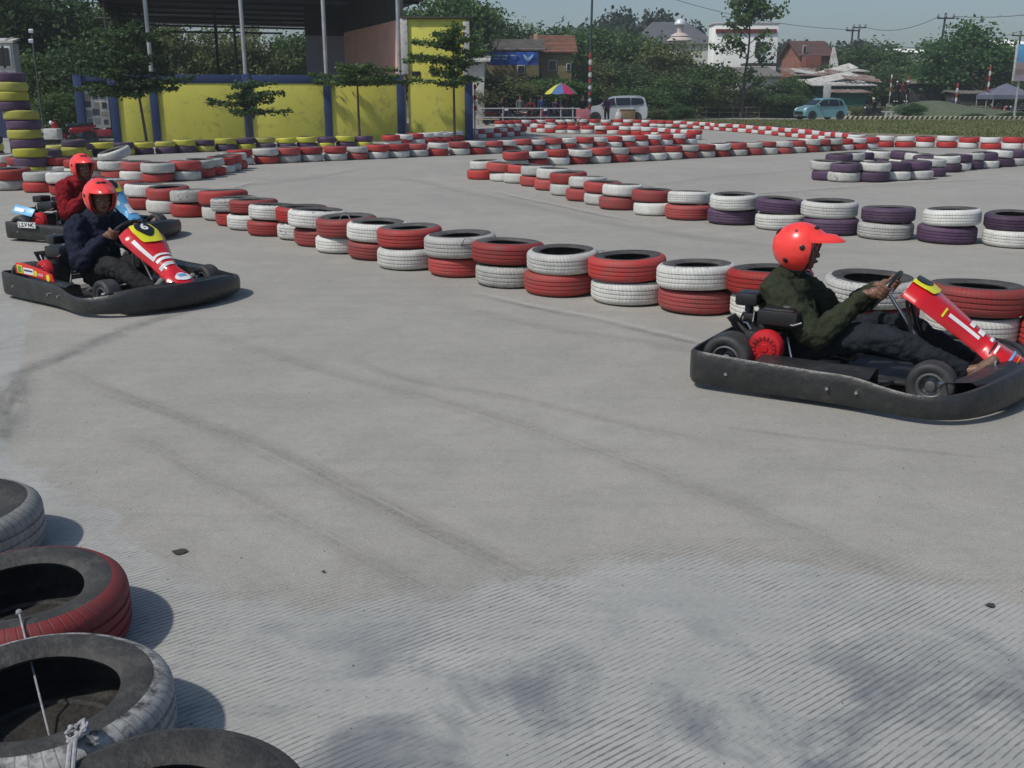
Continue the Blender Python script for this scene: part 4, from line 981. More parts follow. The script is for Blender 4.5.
K1 = make_kart('red nosed go-kart on the right driven by the man in olive green', (1.97, 5.76), R(-31),
               dict(plate_end=.30, stripes=[(.40, .58, -.80, -.68, WHT), (.02, .08, -.9, .9, WHT), (.50, .535, -.55, -.05, WHT), (.56, .59, -.6, -.1, WHT), (.64, .665, -.5, .1, WHT), (.68, .69, -.9, .9, BLK), (.70, .715, -.8, -.3, WHT), (.36, .375, -.9, -.6, YEL), (.82, .835, -.9, .9, BLUE), (.88, .90, -.8, -.2, YEL)]))
make_driver('man in olive jacket and red open-face helmet steering the right-hand go-kart', K1, R(2), R(0), OLIVE, DEN, hc=(-.30, 0, .715), seed=1, shoe=SHOE1)
K2 = make_kart('go-kart with a yellow number 6 plate on its red nose, nearest on the left', (-3.26, 8.25), R(-38),
               dict(bw=.87, number='6', side_sticker=True, badge=True, stripes=[(.47, .49, -.8, .7, WHT), (.52, .545, -.8, .8, WHT), (.57, .60, -.9, .3, plain('silver_sticker', (.6, .62, .64), .3)), (.30, .50, -.86, -.72, WHT), (.02, .05, -.6, .6, WHT)]))
make_driver('man in dark navy jacket and red helmet driving the kart numbered six', K2, R(-20), R(2), NAVY, GREYC, hc=(-.17, 0, .785), seed=2, shoe=SHOE2)
LBL = plain('pale_blue_fairing', (0.14, 0.42, 0.70), .3)
K3 = make_kart('go-kart with a sky blue nose half hidden behind the kart numbered six', (-4.96, 11.9), R(-22),
               dict(bw=.87, fairing=LBL, plate=YEL, plate_detail=True, stripes=[(.55, .75, -.5, .5, WHT), (.3, .5, -.9, -.65, WHT)]))
make_driver('rider in dark red jacket and red helmet sitting in the rear kart', K3, R(-28), R(0), REDC, DEN, hc=(-.06, 0, .80), seed=3, shoe=SHOE1)
# light blue board and lettered strip on the rear kart
q = MB(); q.box((-.52, -.50, .33), (.30, .012, .10), rot=(R(-35), R(8), 0)); bd = q.build('sticker_board', BLUE, K3, bevel=.003)
q = MB(); q.box((-.57, -.507, .338), (.14, .012, .045), rot=(R(-35), R(8), 0)); q.build('sticker', WHT, bd)
q = MB(); q.box((-.28, -.70, .20), (.26, .010, .062)); ls = q.build('letter_strip', WHT, K3)
me = text_mesh('L.S.V NC', .062, .001, BLK); ob = bpy.data.objects.new('lettering', me); col.objects.link(ob); ob.parent = ls; ob.location = (-.28, -.707, .20); ob.rotation_euler = (R(90), 0, 0)

for c_ in K3.children:
    if c_.name.startswith('front_fairing'): c_.scale = (.62, .9, 1.05); c_.location = (.10, 0, .02)
# ================================================================== BUILDINGS BEHIND THE TRACK
YW = mat('yellow_wall_paint', (0.62, 0.59, 0.10), 0.8, var=0.08, scale=0.7, streak=True, dirt=(0.36, 0.34, 0.10), dirt_amt=0.25, dscale=2.2)
BLUEP = mat('blue_wall_paint', (0.022, 0.045, 0.135), 0.7, var=0.2, scale=1.5)
WHP = mat('old_white_paint', (0.50, 0.50, 0.48), 0.8, var=0.15, scale=1.5, streak=True, dirt=(0.25, 0.24, 0.21), dirt_amt=0.3)
PINK = mat('salmon_wall_paint', (0.80, 0.47, 0.38), 0.85, var=0.12, scale=0.8)
SLATE = mat('blue_grey_wall', (0.32, 0.34, 0.43), 0.85, var=0.12, scale=0.8)
DKMET = mat('dark_roof_sheet', (0.05, 0.052, 0.055), 0.7, var=0.3, scale=1.2)
GALV = mat('galvanised_pole', (0.42, 0.43, 0.44), 0.5, metal=0.5, var=0.2)
GLASS = plain('dark_window_glass', (0.012, 0.014, 0.02), 0.12)
W0 = Vector((-4.3, 40.0, 0)); W1 = Vector((-17.0, 36.6, 0)); WD = (W1 - W0).normalized(); WA = math.atan2(-WD.y, -WD.x)
def wall_t(u):     # distance along the wall for a picture column
    a = (u - 512) / F_PX; best = None
    for i in range(0, 1500):
        t = i * .01; p = W0 + WD * t; dp = p.y * CP + .4 * SP
        if 512 + F_PX * p.x / dp <= u: return t
    return 15
wl = empty('boundary_wall', W0, 0, 'long yellow boundary wall with blue pillars and a blue top band', 'wall')
def wbox(t0, t1, z0, z1, th, m_, name, off=0.0, par=None, bev=0.01):
    c = WD * (t0 + t1) / 2 + Vector((0, 0, (z0 + z1) / 2)) + Vector((WD.y, -WD.x, 0)) * (-off); b = MB(); b.box(c, (abs(t1 - t0), th, z1 - z0), rot=(0, 0, WA)); return b.build(name, m_, par or wl, bevel=bev)
pil = [wall_t(u) for u in (404, 328, 248, 155, 115, 81)]
for i in range(4):
    a, b_ = pil[i] + .14, pil[i + 1] - .14
    wbox(a, b_, 0, 2.10, .16, YW, 'wall_panel')
    wbox(a, b_, 2.10, 2.40, .20, BLUEP, 'top_band')
for i, t in enumerate(pil): wbox(t - .14, t + .14, 0, 2.43, .28, BLUEP, 'pillar')
wbox(pil[4] + .14, pil[5] - .14, 2.15, 2.40, .14, BLUEP, 'top_band')
# photograph board in the left bay
pb = empty('photo_board', W0, 0, 'white board of small dark photographs hung between two blue pillars', 'board')
wbox(pil[4] + .18, pil[5] - .16, .55, 1.85, .04, WHP, 'backing', par=pb)
for r_ in range(4):
    for c_ in range(4):
        t = pil[4] + .26 + c_ * .26; z = .66 + r_ * .29 + random.uniform(-.03, .03)
        wbox(t, t + random.uniform(.14, .24), z, z + random.uniform(.14, .24), .01, plain('photo_print_%d' % ((r_ * 4 + c_) % 5), [(.05, .05, .07), (.18, .18, .20), (.06, .14, .17), (.03, .03, .04), (.22, .20, .18)][(r_ * 4 + c_) % 5], .5), 'photograph', off=.03, par=pb, bev=0)
wbox(pil[4] + .18, pil[5] - .16, .25, .50, .04, plain('dull_red_board', (.28, .03, .04), .6), 'red_strip', par=pb)
# tall block at the right end
BX0, BX1 = -4.05, xat(469, 40.4)
bl = empty('track_building', (0, 0, 0), 0, 'tall yellow block with white corner columns and three small vent holes', 'building')
def bbox(name, x0, x1, y0, y1, z0, z1, m_, par=bl, bev=.01, rot=None):
    b = MB(); b.box(((x0 + x1) / 2, (y0 + y1) / 2, (z0 + z1) / 2), (x1 - x0, y1 - y0, z1 - z0), rot=rot); return b.build(name, m_, par, bevel=bev)
zt = 4.45
fw = bbox('front_wall', BX0 + .05, BX1 - .05, 40.05, 40.25, 0, zt, YW)
for u in (417, 436, 455):
    x = xat(u, 40); bbox('vent_hole', x - .16, x + .16, 40.02, 40.06, 2.40, 2.56, BLK, par=fw, bev=.005)
bbox('corner_column', BX0 - .16, BX0 + .10, 39.95, 40.25, 2.45, zt, WHP); bbox('corner_column', BX1 - .18, BX1 + .06, 39.95, 40.25, 2.4, zt - .1, WHP)
bbox('corner_base', BX1 - .14, BX1 + .16, 39.9, 40.22, 0, 2.4, BLUEP)
bbox('coping', BX0 - .1, BX1 + .1, 39.92, 40.35, zt, zt + .07, plain('dark_coping', (.05, .04, .035), .8))
b = MB(); b.prism([(BX0 - .05, 40.25), (BX0 - .2, 40.25), (-7.7, 48.4), (-7.5, 48.5)], 0, 4.45); b.build('side_wall', PINK, bl)
b = MB(); b.prism([(BX0 - .07, 40.3), (BX0 - .18, 40.3), (-7.68, 48.4), (-7.52, 48.5)], 4.45, 5.64); b.build('dark_gable', DKMET, sh_ if 'sh_' in globals() else bl)
b = MB(); b.prism([(-7.6, 48.42), (-7.6, 48.58), (-9.35, 47.93), (-9.35, 47.77)], 4.3, 5.6); b.build('dark_gable', DKMET, bl)
b = MB(); b.prism([(-7.6, 48.4), (-7.6, 48.6), (-9.35, 47.95), (-9.35, 47.75)], 0, 4.3); b.build('rear_wall', SLATE, bl)
b = MB(); b.prism([(BX1 + .0, 40.25), (BX1 - .15, 40.25), (BX1 - 3.0, 48.5), (BX1 - 2.85, 48.5)], 0, 4.4); b.build('side_wall', YW, bl)
# open shelter roof
sh_ = empty('shelter_roof', (0, 0, 0), 0, 'dark open shed roof carried on slim grey poles above the yellow wall', 'shelter')
b = MB(); b.prism([(-14.8, 36.6), (-1.8, 41.5), (-10.4, 66), (-23, 61)], 5.75, 5.83); b.build('roof_sheet', DKMET, sh_)
for i in range(9):
    f = i / 8; a = Vector((-14.8, 36.7, 5.66)).lerp(Vector((-23, 60.9, 5.66)), f); c = Vector((-2.0, 41.5, 5.66)).lerp(Vector((-10.6, 65.8, 5.66)), f)
    b = MB(); b.tube([a, c], .07, 6); b.build('purlin', DKMET, sh_)
for u, t in zip((401, 326, 247, 152), pil[:4]):
    p = W0 + WD * t; b = MB(); b.cyl((p.x, p.y + .02, 2.43), (p.x, p.y + .02, 5.68), .075, 12); b.build('pole', GALV, sh_)
for x, y in ((-10.6, 62), (-16, 61), (-21.5, 59), (-14, 50), (-18, 47)):
    b = MB(); b.cyl((x, y, 0), (x, y, 5.7), .07, 8); b.build('rear_pole', DKMET, sh_)
for z in (4.4, 4.9):
    b = MB(); b.tube([(-10.4, 48, z), (-18, 46, z)], .045, 6); b.build('cross_rail', DKMET, sh_)

def fix_windows(par, Yf, wins, mframe=None):
    for (u0, u1, v0, v1) in wins:
        a = at(u0, v1, Yf); c = at(u1, v0, Yf); f = MB(); f.box(((a.x + c.x) / 2, Yf - .03, (a.z + c.z) / 2), (c.x - a.x + .14, .06, c.z - a.z + .14)); fo = f.build('window', mframe or WHP, par, bevel=.01)
        f = MB(); f.box(((a.x + c.x) / 2, Yf - .07, (a.z + c.z) / 2), (c.x - a.x, .04, c.z - a.z)); f.build('pane', GLASS, fo)
def house(name, label, u0, u1, ve, vr, Y, depth, wm, rm, wins=(), kind='gable', over=.4, extra=None, cat='house', vr_back=None):
    h = empty(name, (0, 0, 0), 0, label, cat)
    a = at(u0, ve, Y); c = at(u1, ve, Y); ze = a.z; zr = at(u0, vr, Y + depth / 2).z
    b = MB(); b.box(((a.x + c.x) / 2, Y + depth / 2, ze / 2), (c.x - a.x, depth, ze)); b.build('wall', wm, h, bevel=.02)
    x0, x1 = a.x - over, c.x + over; t = .10
    if kind == 'gable':
        pr = [(Y - over, ze - .05), (Y + depth / 2, zr), (Y + depth + over, ze - .05), (Y + depth + over, ze - .05 + t), (Y + depth / 2, zr + t * 1.2), (Y - over, ze - .05 + t)]
        b = MB(); n = len(pr); vs = [(x0, y, z) for y, z in pr] + [(x1, y, z) for y, z in pr]
        b.add(vs, [tuple(range(n)), tuple(range(2 * n - 1, n - 1, -1))] + [(i, (i + 1) % n, n + (i + 1) % n, n + i) for i in range(n)])
        # tile courses
        for k_ in range(1, 12):
            f = k_ / 12; y = Y - over + (depth / 2 + over) * f; z = ze - .05 + t + (zr + t * .2 - ze + .05 - .0) * f; b.tube([(x0, y, z + .02), (x1, y, z + .02)], .03, 4)
        b.build('roof', rm, h)
        g_ = MB(); 
        for xx in (a.x + .02, c.x - .02): g_.add([(xx, Y, ze - .02), (xx, Y + depth, ze - .02), (xx, Y + depth / 2, zr)], [(0, 1, 2)])
        g_.build('gable_wall', wm, h, smooth=False)
    elif kind == 'shed':
        b = MB(); pr = [(Y - over, ze), (Y + depth, zr), (Y + depth, zr + .08), (Y - over, ze + .08)]; n = 4
        vs = [(x0, y, z) for y, z in pr] + [(x1, y, z) for y, z in pr]
        b.add(vs, [tuple(range(n)), tuple(range(2 * n - 1, n - 1, -1))] + [(i, (i + 1) % n, n + (i + 1) % n, n + i) for i in range(n)])
        k_ = int((x1 - x0) / .45)
        for i in range(k_): x = x0 + (i + .5) * (x1 - x0) / k_; b.tube([(x, Y - over, ze + .09), (x, Y + depth, zr + .09)], .04, 4)
        b.build('roof', rm, h)
    elif kind == 'flat':
        b = MB(); b.box(((x0 + x1) / 2, Y + depth / 2, ze + .08), (x1 - x0, depth + over, .16)); b.build('roof', rm, h, bevel=.02)
    elif kind == 'hip':
        xm0, xm1 = x0 + (x1 - x0) * .28, x1 - (x1 - x0) * .28; y0, y1, ym = Y - over, Y + depth + over, Y + depth / 2
        b = MB(); b.add([(x0, y0, ze), (x1, y0, ze), (x1, y1, ze), (x0, y1, ze), (xm0, ym, zr), (xm1, ym, zr)], [(0, 1, 5, 4), (1, 2, 5), (2, 3, 4, 5), (3, 0, 4), (0, 3, 2, 1)]); b.build('roof', rm, h, smooth=False)
    fix_windows(h, Y, wins)
    return h
TILE = mat('weathered_red_tiles', (0.22, 0.10, 0.065), 0.9, var=0.3, scale=2.2, dirt=(0.10, 0.07, 0.055), dirt_amt=.4, dscale=1)
GTILE = mat('grey_brown_roof', (0.17, 0.155, 0.145), 0.9, var=0.3, scale=1.6, dirt=(0.09, 0.08, 0.075), dirt_amt=.4)
OCHRE = mat('ochre_wall', (0.22, 0.185, 0.085), 0.9, var=.25, scale=.8, dirt=(.12, .10, .07), dirt_amt=.4)
CREAM = mat('cream_wall', (0.62, 0.60, 0.53), 0.85, var=.1, scale=1, dirt=(.35, .33, .28), dirt_amt=.2)
WALLW = mat('bright_white_wall', (0.90, 0.90, 0.86), 0.8, var=.06, scale=.5, streak=True)
BRICK = mat('red_brick_wall', (0.24, 0.10, 0.065), 0.9, var=.35, scale=2)
RUST = mat('rusty_sheet', (0.30, 0.26, 0.24), 0.75, var=.3, scale=1.5, dirt=(.16, .08, .05), dirt_amt=.7, dscale=1.2)
ZINC = mat('pale_zinc_sheet', (0.50, 0.50, 0.47), 0.6, var=.25, scale=1.2, dirt=(.25, .2, .16), dirt_amt=.4, dscale=1.5)
GREENW = mat('green_boards', (0.03, 0.11, 0.085), 0.8, var=.25, scale=2)
DARKW = mat('dark_boards', (0.045, 0.04, 0.036), 0.9, var=.4, scale=2)
h = house('stall_house', 'low house with grey roof and a blue cloth banner under its eaves', 484, 539, 50, 41, 74, 6, OCHRE, GTILE, [(518, 524, 66, 73)])
bn = empty('banner', (0, 0, 0), 0, 'long blue cloth banner with pale lettering under the grey roof eaves', 'banner')
p0 = at(488, 65, 73.2); p1 = at(538, 52, 73.2); b = MB(); rows = []
for i in range(25): 
    x = p0.x + (p1.x - p0.x) * i / 24; rows.append([Vector((x, 73.2 + .04 * math.sin(i * 1.1), z)) for z in np.linspace(p0.z, p1.z, 5)])
b.grid(rows + [[q + Vector((0, .03, 0)) for q in r_] for r_ in rows[::-1]], cv=True); bo = b.build('cloth', mat('blue_banner_cloth', (.02, .09, .42), .6, var=.15), bn)
for (u0, u1, v0, v1) in ((493, 508, 55.0, 56.4), (510, 518, 54.8, 56.2), (493, 499, 58, 59.2), (502, 507, 57.8, 59.6)):
    a = at(u0, v1, 73.1); c = at(u1, v0, 73.1); b = MB(); b.box(((a.x + c.x) / 2, 73.08, (a.z + c.z) / 2), (c.x - a.x, .03, c.z - a.z)); b.build('pale_stroke', plain('faded_white', (.35, .45, .6), .6), bo)
a = at(528, 57.5, 73.08); b = MB(); b.X = Matrix.Translation(a) @ Matrix.Rotation(R(90), 4, 'X'); b.prism([(-.38, .25), (-.2, -.1), (0, -.28), (.3, .0), (.42, .28), (.2, .12), (0, -.02), (-.15, .12)], -.02, .02); b.build('emblem', plain('pale_blue_mark', (.35, .55, .75), .6), bo)
h = house('tiled_house', 'ochre house with an orange-brown tiled roof behind the umbrella', 536, 572, 52, 37, 80, 8, OCHRE, TILE, [(549, 556, 61, 70), (567, 570, 64, 70)])
b = MB(); p = at(536, 40, 79.5); b.box((p.x, 79.6, p.z - .2), (.3, .3, 1.3)); b.build('corner_post', mat('pale_terracotta', (.42, .28, .2), .9), h, bevel=.03)
h = house('stall_hut', 'small pale hut with a rounded awning at the left of the blue banner', 466, 484, 62, 56, 66, 3, CREAM, ZINC, kind='shed')
h = house('white_house', 'two-storey white house with a red-brown band and dark window behind the slender tree', 715, 779, 24, 24, 104, 3.0, WALLW, WHP, [(755, 766, 42, 53.5)], kind='flat', over=.15)
a = at(716, 33, 103.8); c = at(777, 29, 103.8); b = MB(); b.box(((a.x + c.x) / 2, 103.9, (a.z + c.z) / 2), (c.x - a.x, .12, c.z - a.z)); b.build('painted_band', plain('red_brown_band', (.16, .03, .025), .7), h)
a = at(742, 66, 103); c = at(778, 63.5, 103); b = MB(); b.box(((a.x + c.x) / 2, 102.6, (a.z + c.z) / 2), (c.x - a.x, 2.0, c.z - a.z)); b.build('ledge', DARKW, h)
house('lean_to', 'low grey-roofed lean-to at the foot of the white house', 738, 779, 77, 67, 96, 6, CREAM, GTILE, kind='shed')
house('mosque_hall', 'long dark grey hipped roof of a prayer hall among the distant trees', 640, 716, 44, 22, 150, 18, CREAM, mat('dark_slate_roof', (.10, .105, .115), .8, var=.15, scale=.5), kind='hip', cat='hall')
mn = empty('minaret', (0, 0, 0), 0, 'small white domed tower with stepped pinkish tiers rising behind the bushes', 'tower')
x = xat(677, 138); T_ = lambda v: at(677, v, 138).z; MW = mat('pale_pink_plaster', (.52, .45, .42), .8, var=.15, scale=1)
for nm, prof, m_ in (('shaft', [(.9, 0), (.9, T_(42)), (.0001, T_(42))], MW), ('lower_tier', [(1.75, T_(41)), (1.6, T_(39)), (1.0, T_(36.5)), (.0001, T_(36))], MW), ('upper_tier', [(1.25, T_(36.5)), (1.1, T_(35)), (.6, T_(33)), (.0001, T_(32))], MW), ('neck', [(.42, T_(33)), (.42, T_(25)), (.0001, T_(25))], MW),
                     ('dome', [(.6, T_(25))] + [(.80 * math.cos(t), T_(24.5) + .75 * math.sin(t)) for t in np.linspace(0, 1.5, 8)], plain('white_metal_dome', (.8, .8, .82), .25, .3))):
    b = MB(); b.lathe(prof, 20); b.build(nm, m_, mn, loc=(x, 138, 0))
h = house('brick_house', 'half-built red brick house with a rusty brown roof above the shacks', 801, 831, 56, 42, 112, 8, BRICK, mat('brown_sheet_roof', (.12, .065, .06), .85, var=.3), [(803, 806, 46, 53)])
a = at(806, 66, 108); c = at(822, 56, 108); b = MB(); b.box(((a.x + c.x) / 2, 109, (a.z + c.z) / 2), (c.x - a.x, 1.6, c.z - a.z)); b.build('orange_awning', plain('orange_awning', (.24, .085, .06), .7), h)
b = MB(); p = at(834, 76, 106); q = at(834, 47, 106); b.tube([p, p.lerp(q, .5), q], [.75, .45, .12], 5); tag(b.build('gable_spire', ZINC), 'tall narrow pale upright wedge beside the brick house', 'post')
house('shack', 'shack with white and rusty patched sheets next to the brick house', 798, 842, 76, 68, 96, 6, DARKW, RUST, kind='shed')
house('shack', 'long shack with a pale zinc roof edge over green boards behind the teal car', 818, 868, 86, 80, 90, 5, GREENW, ZINC, kind='shed', over=.6)
house('shack', 'green boarded stall with a sagging lower roof behind the scooter rider', 836, 866, 93, 90, 87, 3, GREENW, RUST, kind='shed', over=.4)
house('shack', 'patched roof shack highest of the group below the brick house', 838, 864, 72, 68, 102, 5, BRICK, ZINC, kind='shed')
b = MB(); a = at(822, 104, 86.5); c = at(831, 84, 86.5); b.box(((a.x + c.x) / 2, 86.4, (a.z + c.z) / 2), (c.x - a.x, .1, c.z - a.z)); tag(b.build('leaning_board', WHP, bevel=.02), 'upright white panel leaning on the green shack behind the car', 'panel')
house('food_stall', 'dark open stall with a thatch-grey roof behind the road mound', 914, 942, 84, 78, 100, 4, DARKW, mat('thatch_grey', (.2, .19, .15), .95, var=.3, scale=3), kind='shed')
house('food_stall', 'dark stall under the big green tree with a brown roof', 944, 986, 86, 82, 104, 5, DARKW, mat('brown_stall_roof', (.10, .075, .06), .9, var=.3), kind='shed')
house('food_stall', 'low brown stall left of the blue canopy tent', 960, 990, 94, 91, 94, 3, DARKW, GTILE, kind='shed', over=.3)
house('warehouse', 'distant warehouse with a white roof right of the power poles', 912, 941, 53, 48, 175, 12, CREAM, WALLW, kind='shed', cat='warehouse')
house('warehouse', 'distant long white warehouse roof at the right edge behind the trees', 996, 1050, 47, 38, 165, 14, CREAM, WALLW, kind='shed', cat='warehouse')
ct = empty('canopy_tent', (0, 0, 0), 0, 'blue-grey pyramid canopy tent beside the stalls at the right', 'tent'); cx = xat(1004, 92); zc = at(1004, 95, 92).z
b = MB(); b.add([(cx - 1.8, 90.3, zc), (cx + 1.8, 90.3, zc), (cx + 1.8, 93.7, zc), (cx - 1.8, 93.7, zc), (cx, 92, zc + 1.0), (cx - 1.8, 90.3, zc - .35), (cx + 1.8, 90.3, zc - .35), (cx + 1.8, 93.7, zc - .35), (cx - 1.8, 93.7, zc - .35)], [(0, 1, 4), (1, 2, 4), (2, 3, 4), (3, 0, 4), (0, 5, 6, 1), (1, 6, 7, 2), (2, 7, 8, 3), (3, 8, 5, 0)]); b.build('canopy', mat('blue_grey_canvas', (.13, .14, .19), .8, var=.15), ct, smooth=False)
for sx in (-1.75, 1.75):
    for y in (90.4, 93.6): b = MB(); b.cyl((cx + sx, y, 0), (cx + sx, y, zc), .04, 6); b.build('leg', GALV, ct)
hut = house('white_hut', 'white framed hut window at the left edge above the tyre tower', -14, 12, 43, 40, 39, .5, WHP, ZINC, kind='shed', over=.08, cat='hut')
fix_windows(hut, 39, [(-2, 3, 48, 66), (6, 9, 48, 66)])
fl = empty('flood_light', (0, 0, 0), 0, 'pole with two white floodlights in the dark trees at the left', 'floodlight'); p = at(31, 38, 37); b = MB(); b.cyl((p.x, 37.1, 0), (p.x, 37.1, p.z + .1), .035, 8); b.build('pole', DKMET, fl)
for v in (31, 41): q = at(31, v, 36.9); b = MB(); b.box(q, (.15, .10, .12), rot=(R(20), 0, R(15))); b.build('lamp_head', plain('white_lamp_glass', (.75, .75, .78), .3), fl, bevel=.02)
b = MB(); a = at(-14, 138, 30); c = at(8, 100, 30); b.box(((a.x + c.x) / 2, 30, (a.z + c.z) / 2), (c.x - a.x, .04, c.z - a.z)); b.box((a.x + .1, 30.05, c.z / 2), (.06, .06, c.z)); b.box((c.x - .1, 30.05, c.z / 2), (.06, .06, c.z)); tag(b.build('cloth_screen', mat('dark_blue_tarpaulin', (.02, .03, .09), .7, var=.3)), 'dark blue tarpaulin screen behind the tall tyre tower', 'screen')
b = MB(); b.box(at(53, 134, 33), (.45, .4, .34)); tag(b.build('concrete_block', WHP, bevel=.03), 'pale concrete block between the tyre tower and the red motorcycle', 'block')

# ================================================================== VEGETATION
def quads_mesh(name, C, size, m_, seed, up=0.35, aspect=2.0):
    r = np.random.default_rng(seed); n = len(C)
    nrm = r.normal(0, 1, (n, 3)); nrm[:, 2] += up * 2; nrm /= np.linalg.norm(nrm, axis=1)[:, None]
    t = r.normal(0, 1, (n, 3)); t -= (t * nrm).sum(1)[:, None] * nrm; t /= np.linalg.norm(t, axis=1)[:, None]; bt = np.cross(nrm, t)
    s = size * r.uniform(.6, 1.4, n)[:, None]
    V = np.stack([C - t * s * .5 * aspect / 2, C + bt * s * .32 + nrm * s * .06, C + t * s * .5 * aspect / 2, C - bt * s * .32 + nrm * s * .06], 1)
    me = bpy.data.meshes.new(name); me.vertices.add(4 * n); me.vertices.foreach_set('co', V.ravel())
    me.loops.add(4 * n); me.loops.foreach_set('vertex_index', np.arange(4 * n, dtype=np.int32)); me.polygons.add(n); me.polygons.foreach_set('loop_start', np.arange(0, 4 * n, 4, dtype=np.int32))
    me.materials.append(m_); me.update(calc_edges=True); return me
BARK = mat('grey_brown_bark', (0.075, 0.06, 0.045), 0.95, var=.35, scale=6, bump=.5, bscale=30)
LEAF = {'dark': leafmat('dark_foliage', (.044, .090, .034), (.085, .145, .050), .8, .35), 'mid': leafmat('mid_foliage', (.056, .115, .034), (.115, .185, .056), .8, .35),
        'olive': leafmat('olive_foliage', (.095, .125, .040), (.18, .20, .075), .7, .35), 'bright': leafmat('bright_foliage', (.050, .115, .035), (.090, .180, .055), .7, .35),
        'far': leafmat('far_foliage', (.028, .050, .036), (.045, .075, .048), .2)}
def bushy_proto(kind, seed, n, ls, low=0.12, nclump=70, spread=.42):
    """6 m tall, 5.2 m wide; returns (trunk mesh, crown mesh)"""
    r = np.random.default_rng(seed); cs = []
    while len(cs) < nclump:
        p = r.uniform(-1, 1, 3); d = np.linalg.norm(p)
        if d > 1 or d < .35: continue
        if p[2] < -.2 and math.hypot(p[0], p[1]) < .25: continue
        cs.append(p)
    cs = np.array(cs); zc = 6 * (1 + low) / 2; hz = 6 * (1 - low) / 2 - .35
    lump = 1 + .16 * np.sin(3.1 * np.arctan2(cs[:, 1], cs[:, 0]) + seed) + r.normal(0, .07, len(cs))
    cs = cs * np.array([2.3, 2.3, hz]) * lump[:, None]; cs[:, 2] += zc
    w_ = r.uniform(.4, 1.4, len(cs)); idx = r.choice(len(cs), n, p=w_ / w_.sum())
    P = cs[idx] + r.normal(0, spread, (n, 3)) * np.array([1.1, 1.1, .75]); P[:, 2] = np.clip(P[:, 2], .05, None)
    crown = quads_mesh('crown', P, ls, LEAF[kind], seed)
    b = MB(); b.tube([(0, 0, 0), (.06, .02, 1.2), (-.03, .05, 2.6), (.04, -.03, 4.2)], [.20, .15, .12, .05], 8)
    for c in cs[:14]:
        z0 = min(max(.8, c[2] - 1.2), 3.6); b.tube([(0, 0, z0), tuple(Vector((0, 0, z0)).lerp(Vector(c), .55) + Vector((0, 0, -.15))), tuple(c)], [.07, .045, .015], 5)
    return b.mesh('trunk', BARK), crown
PROTO = {}
for kd in ('dark', 'mid', 'olive', 'bright'):
    for v in range(2): PROTO[(kd, v)] = bushy_proto(kd, 10 + 7 * v + len(kd) * 3, 11000, .23)
PROTO[('far', 0)] = bushy_proto('far', 5, 5000, .40)
def tree(u, vtop, Y, wpx, kd, label, name='tree', cat='tree', group=None, var=None, zbase=0.0):
    v = random.randrange(2) if var is None else var
    if kd == 'far': v = 0
    top = at(u, vtop, Y); t = empty(name, (top.x, Y, zbase), random.uniform(0, 6.28), label, cat, group)
    for nm, me in zip(('trunk', 'crown'), PROTO[(kd, v)]):
        o = bpy.data.objects.new(nm, me); col.objects.link(o); o.parent = t
    sx = wpx * Y / 1000 / 5.2; sz = (top.z - zbase) / 6.0; t.scale = (sx, sx, sz); return t
GR = 'trees and bushes behind the track'
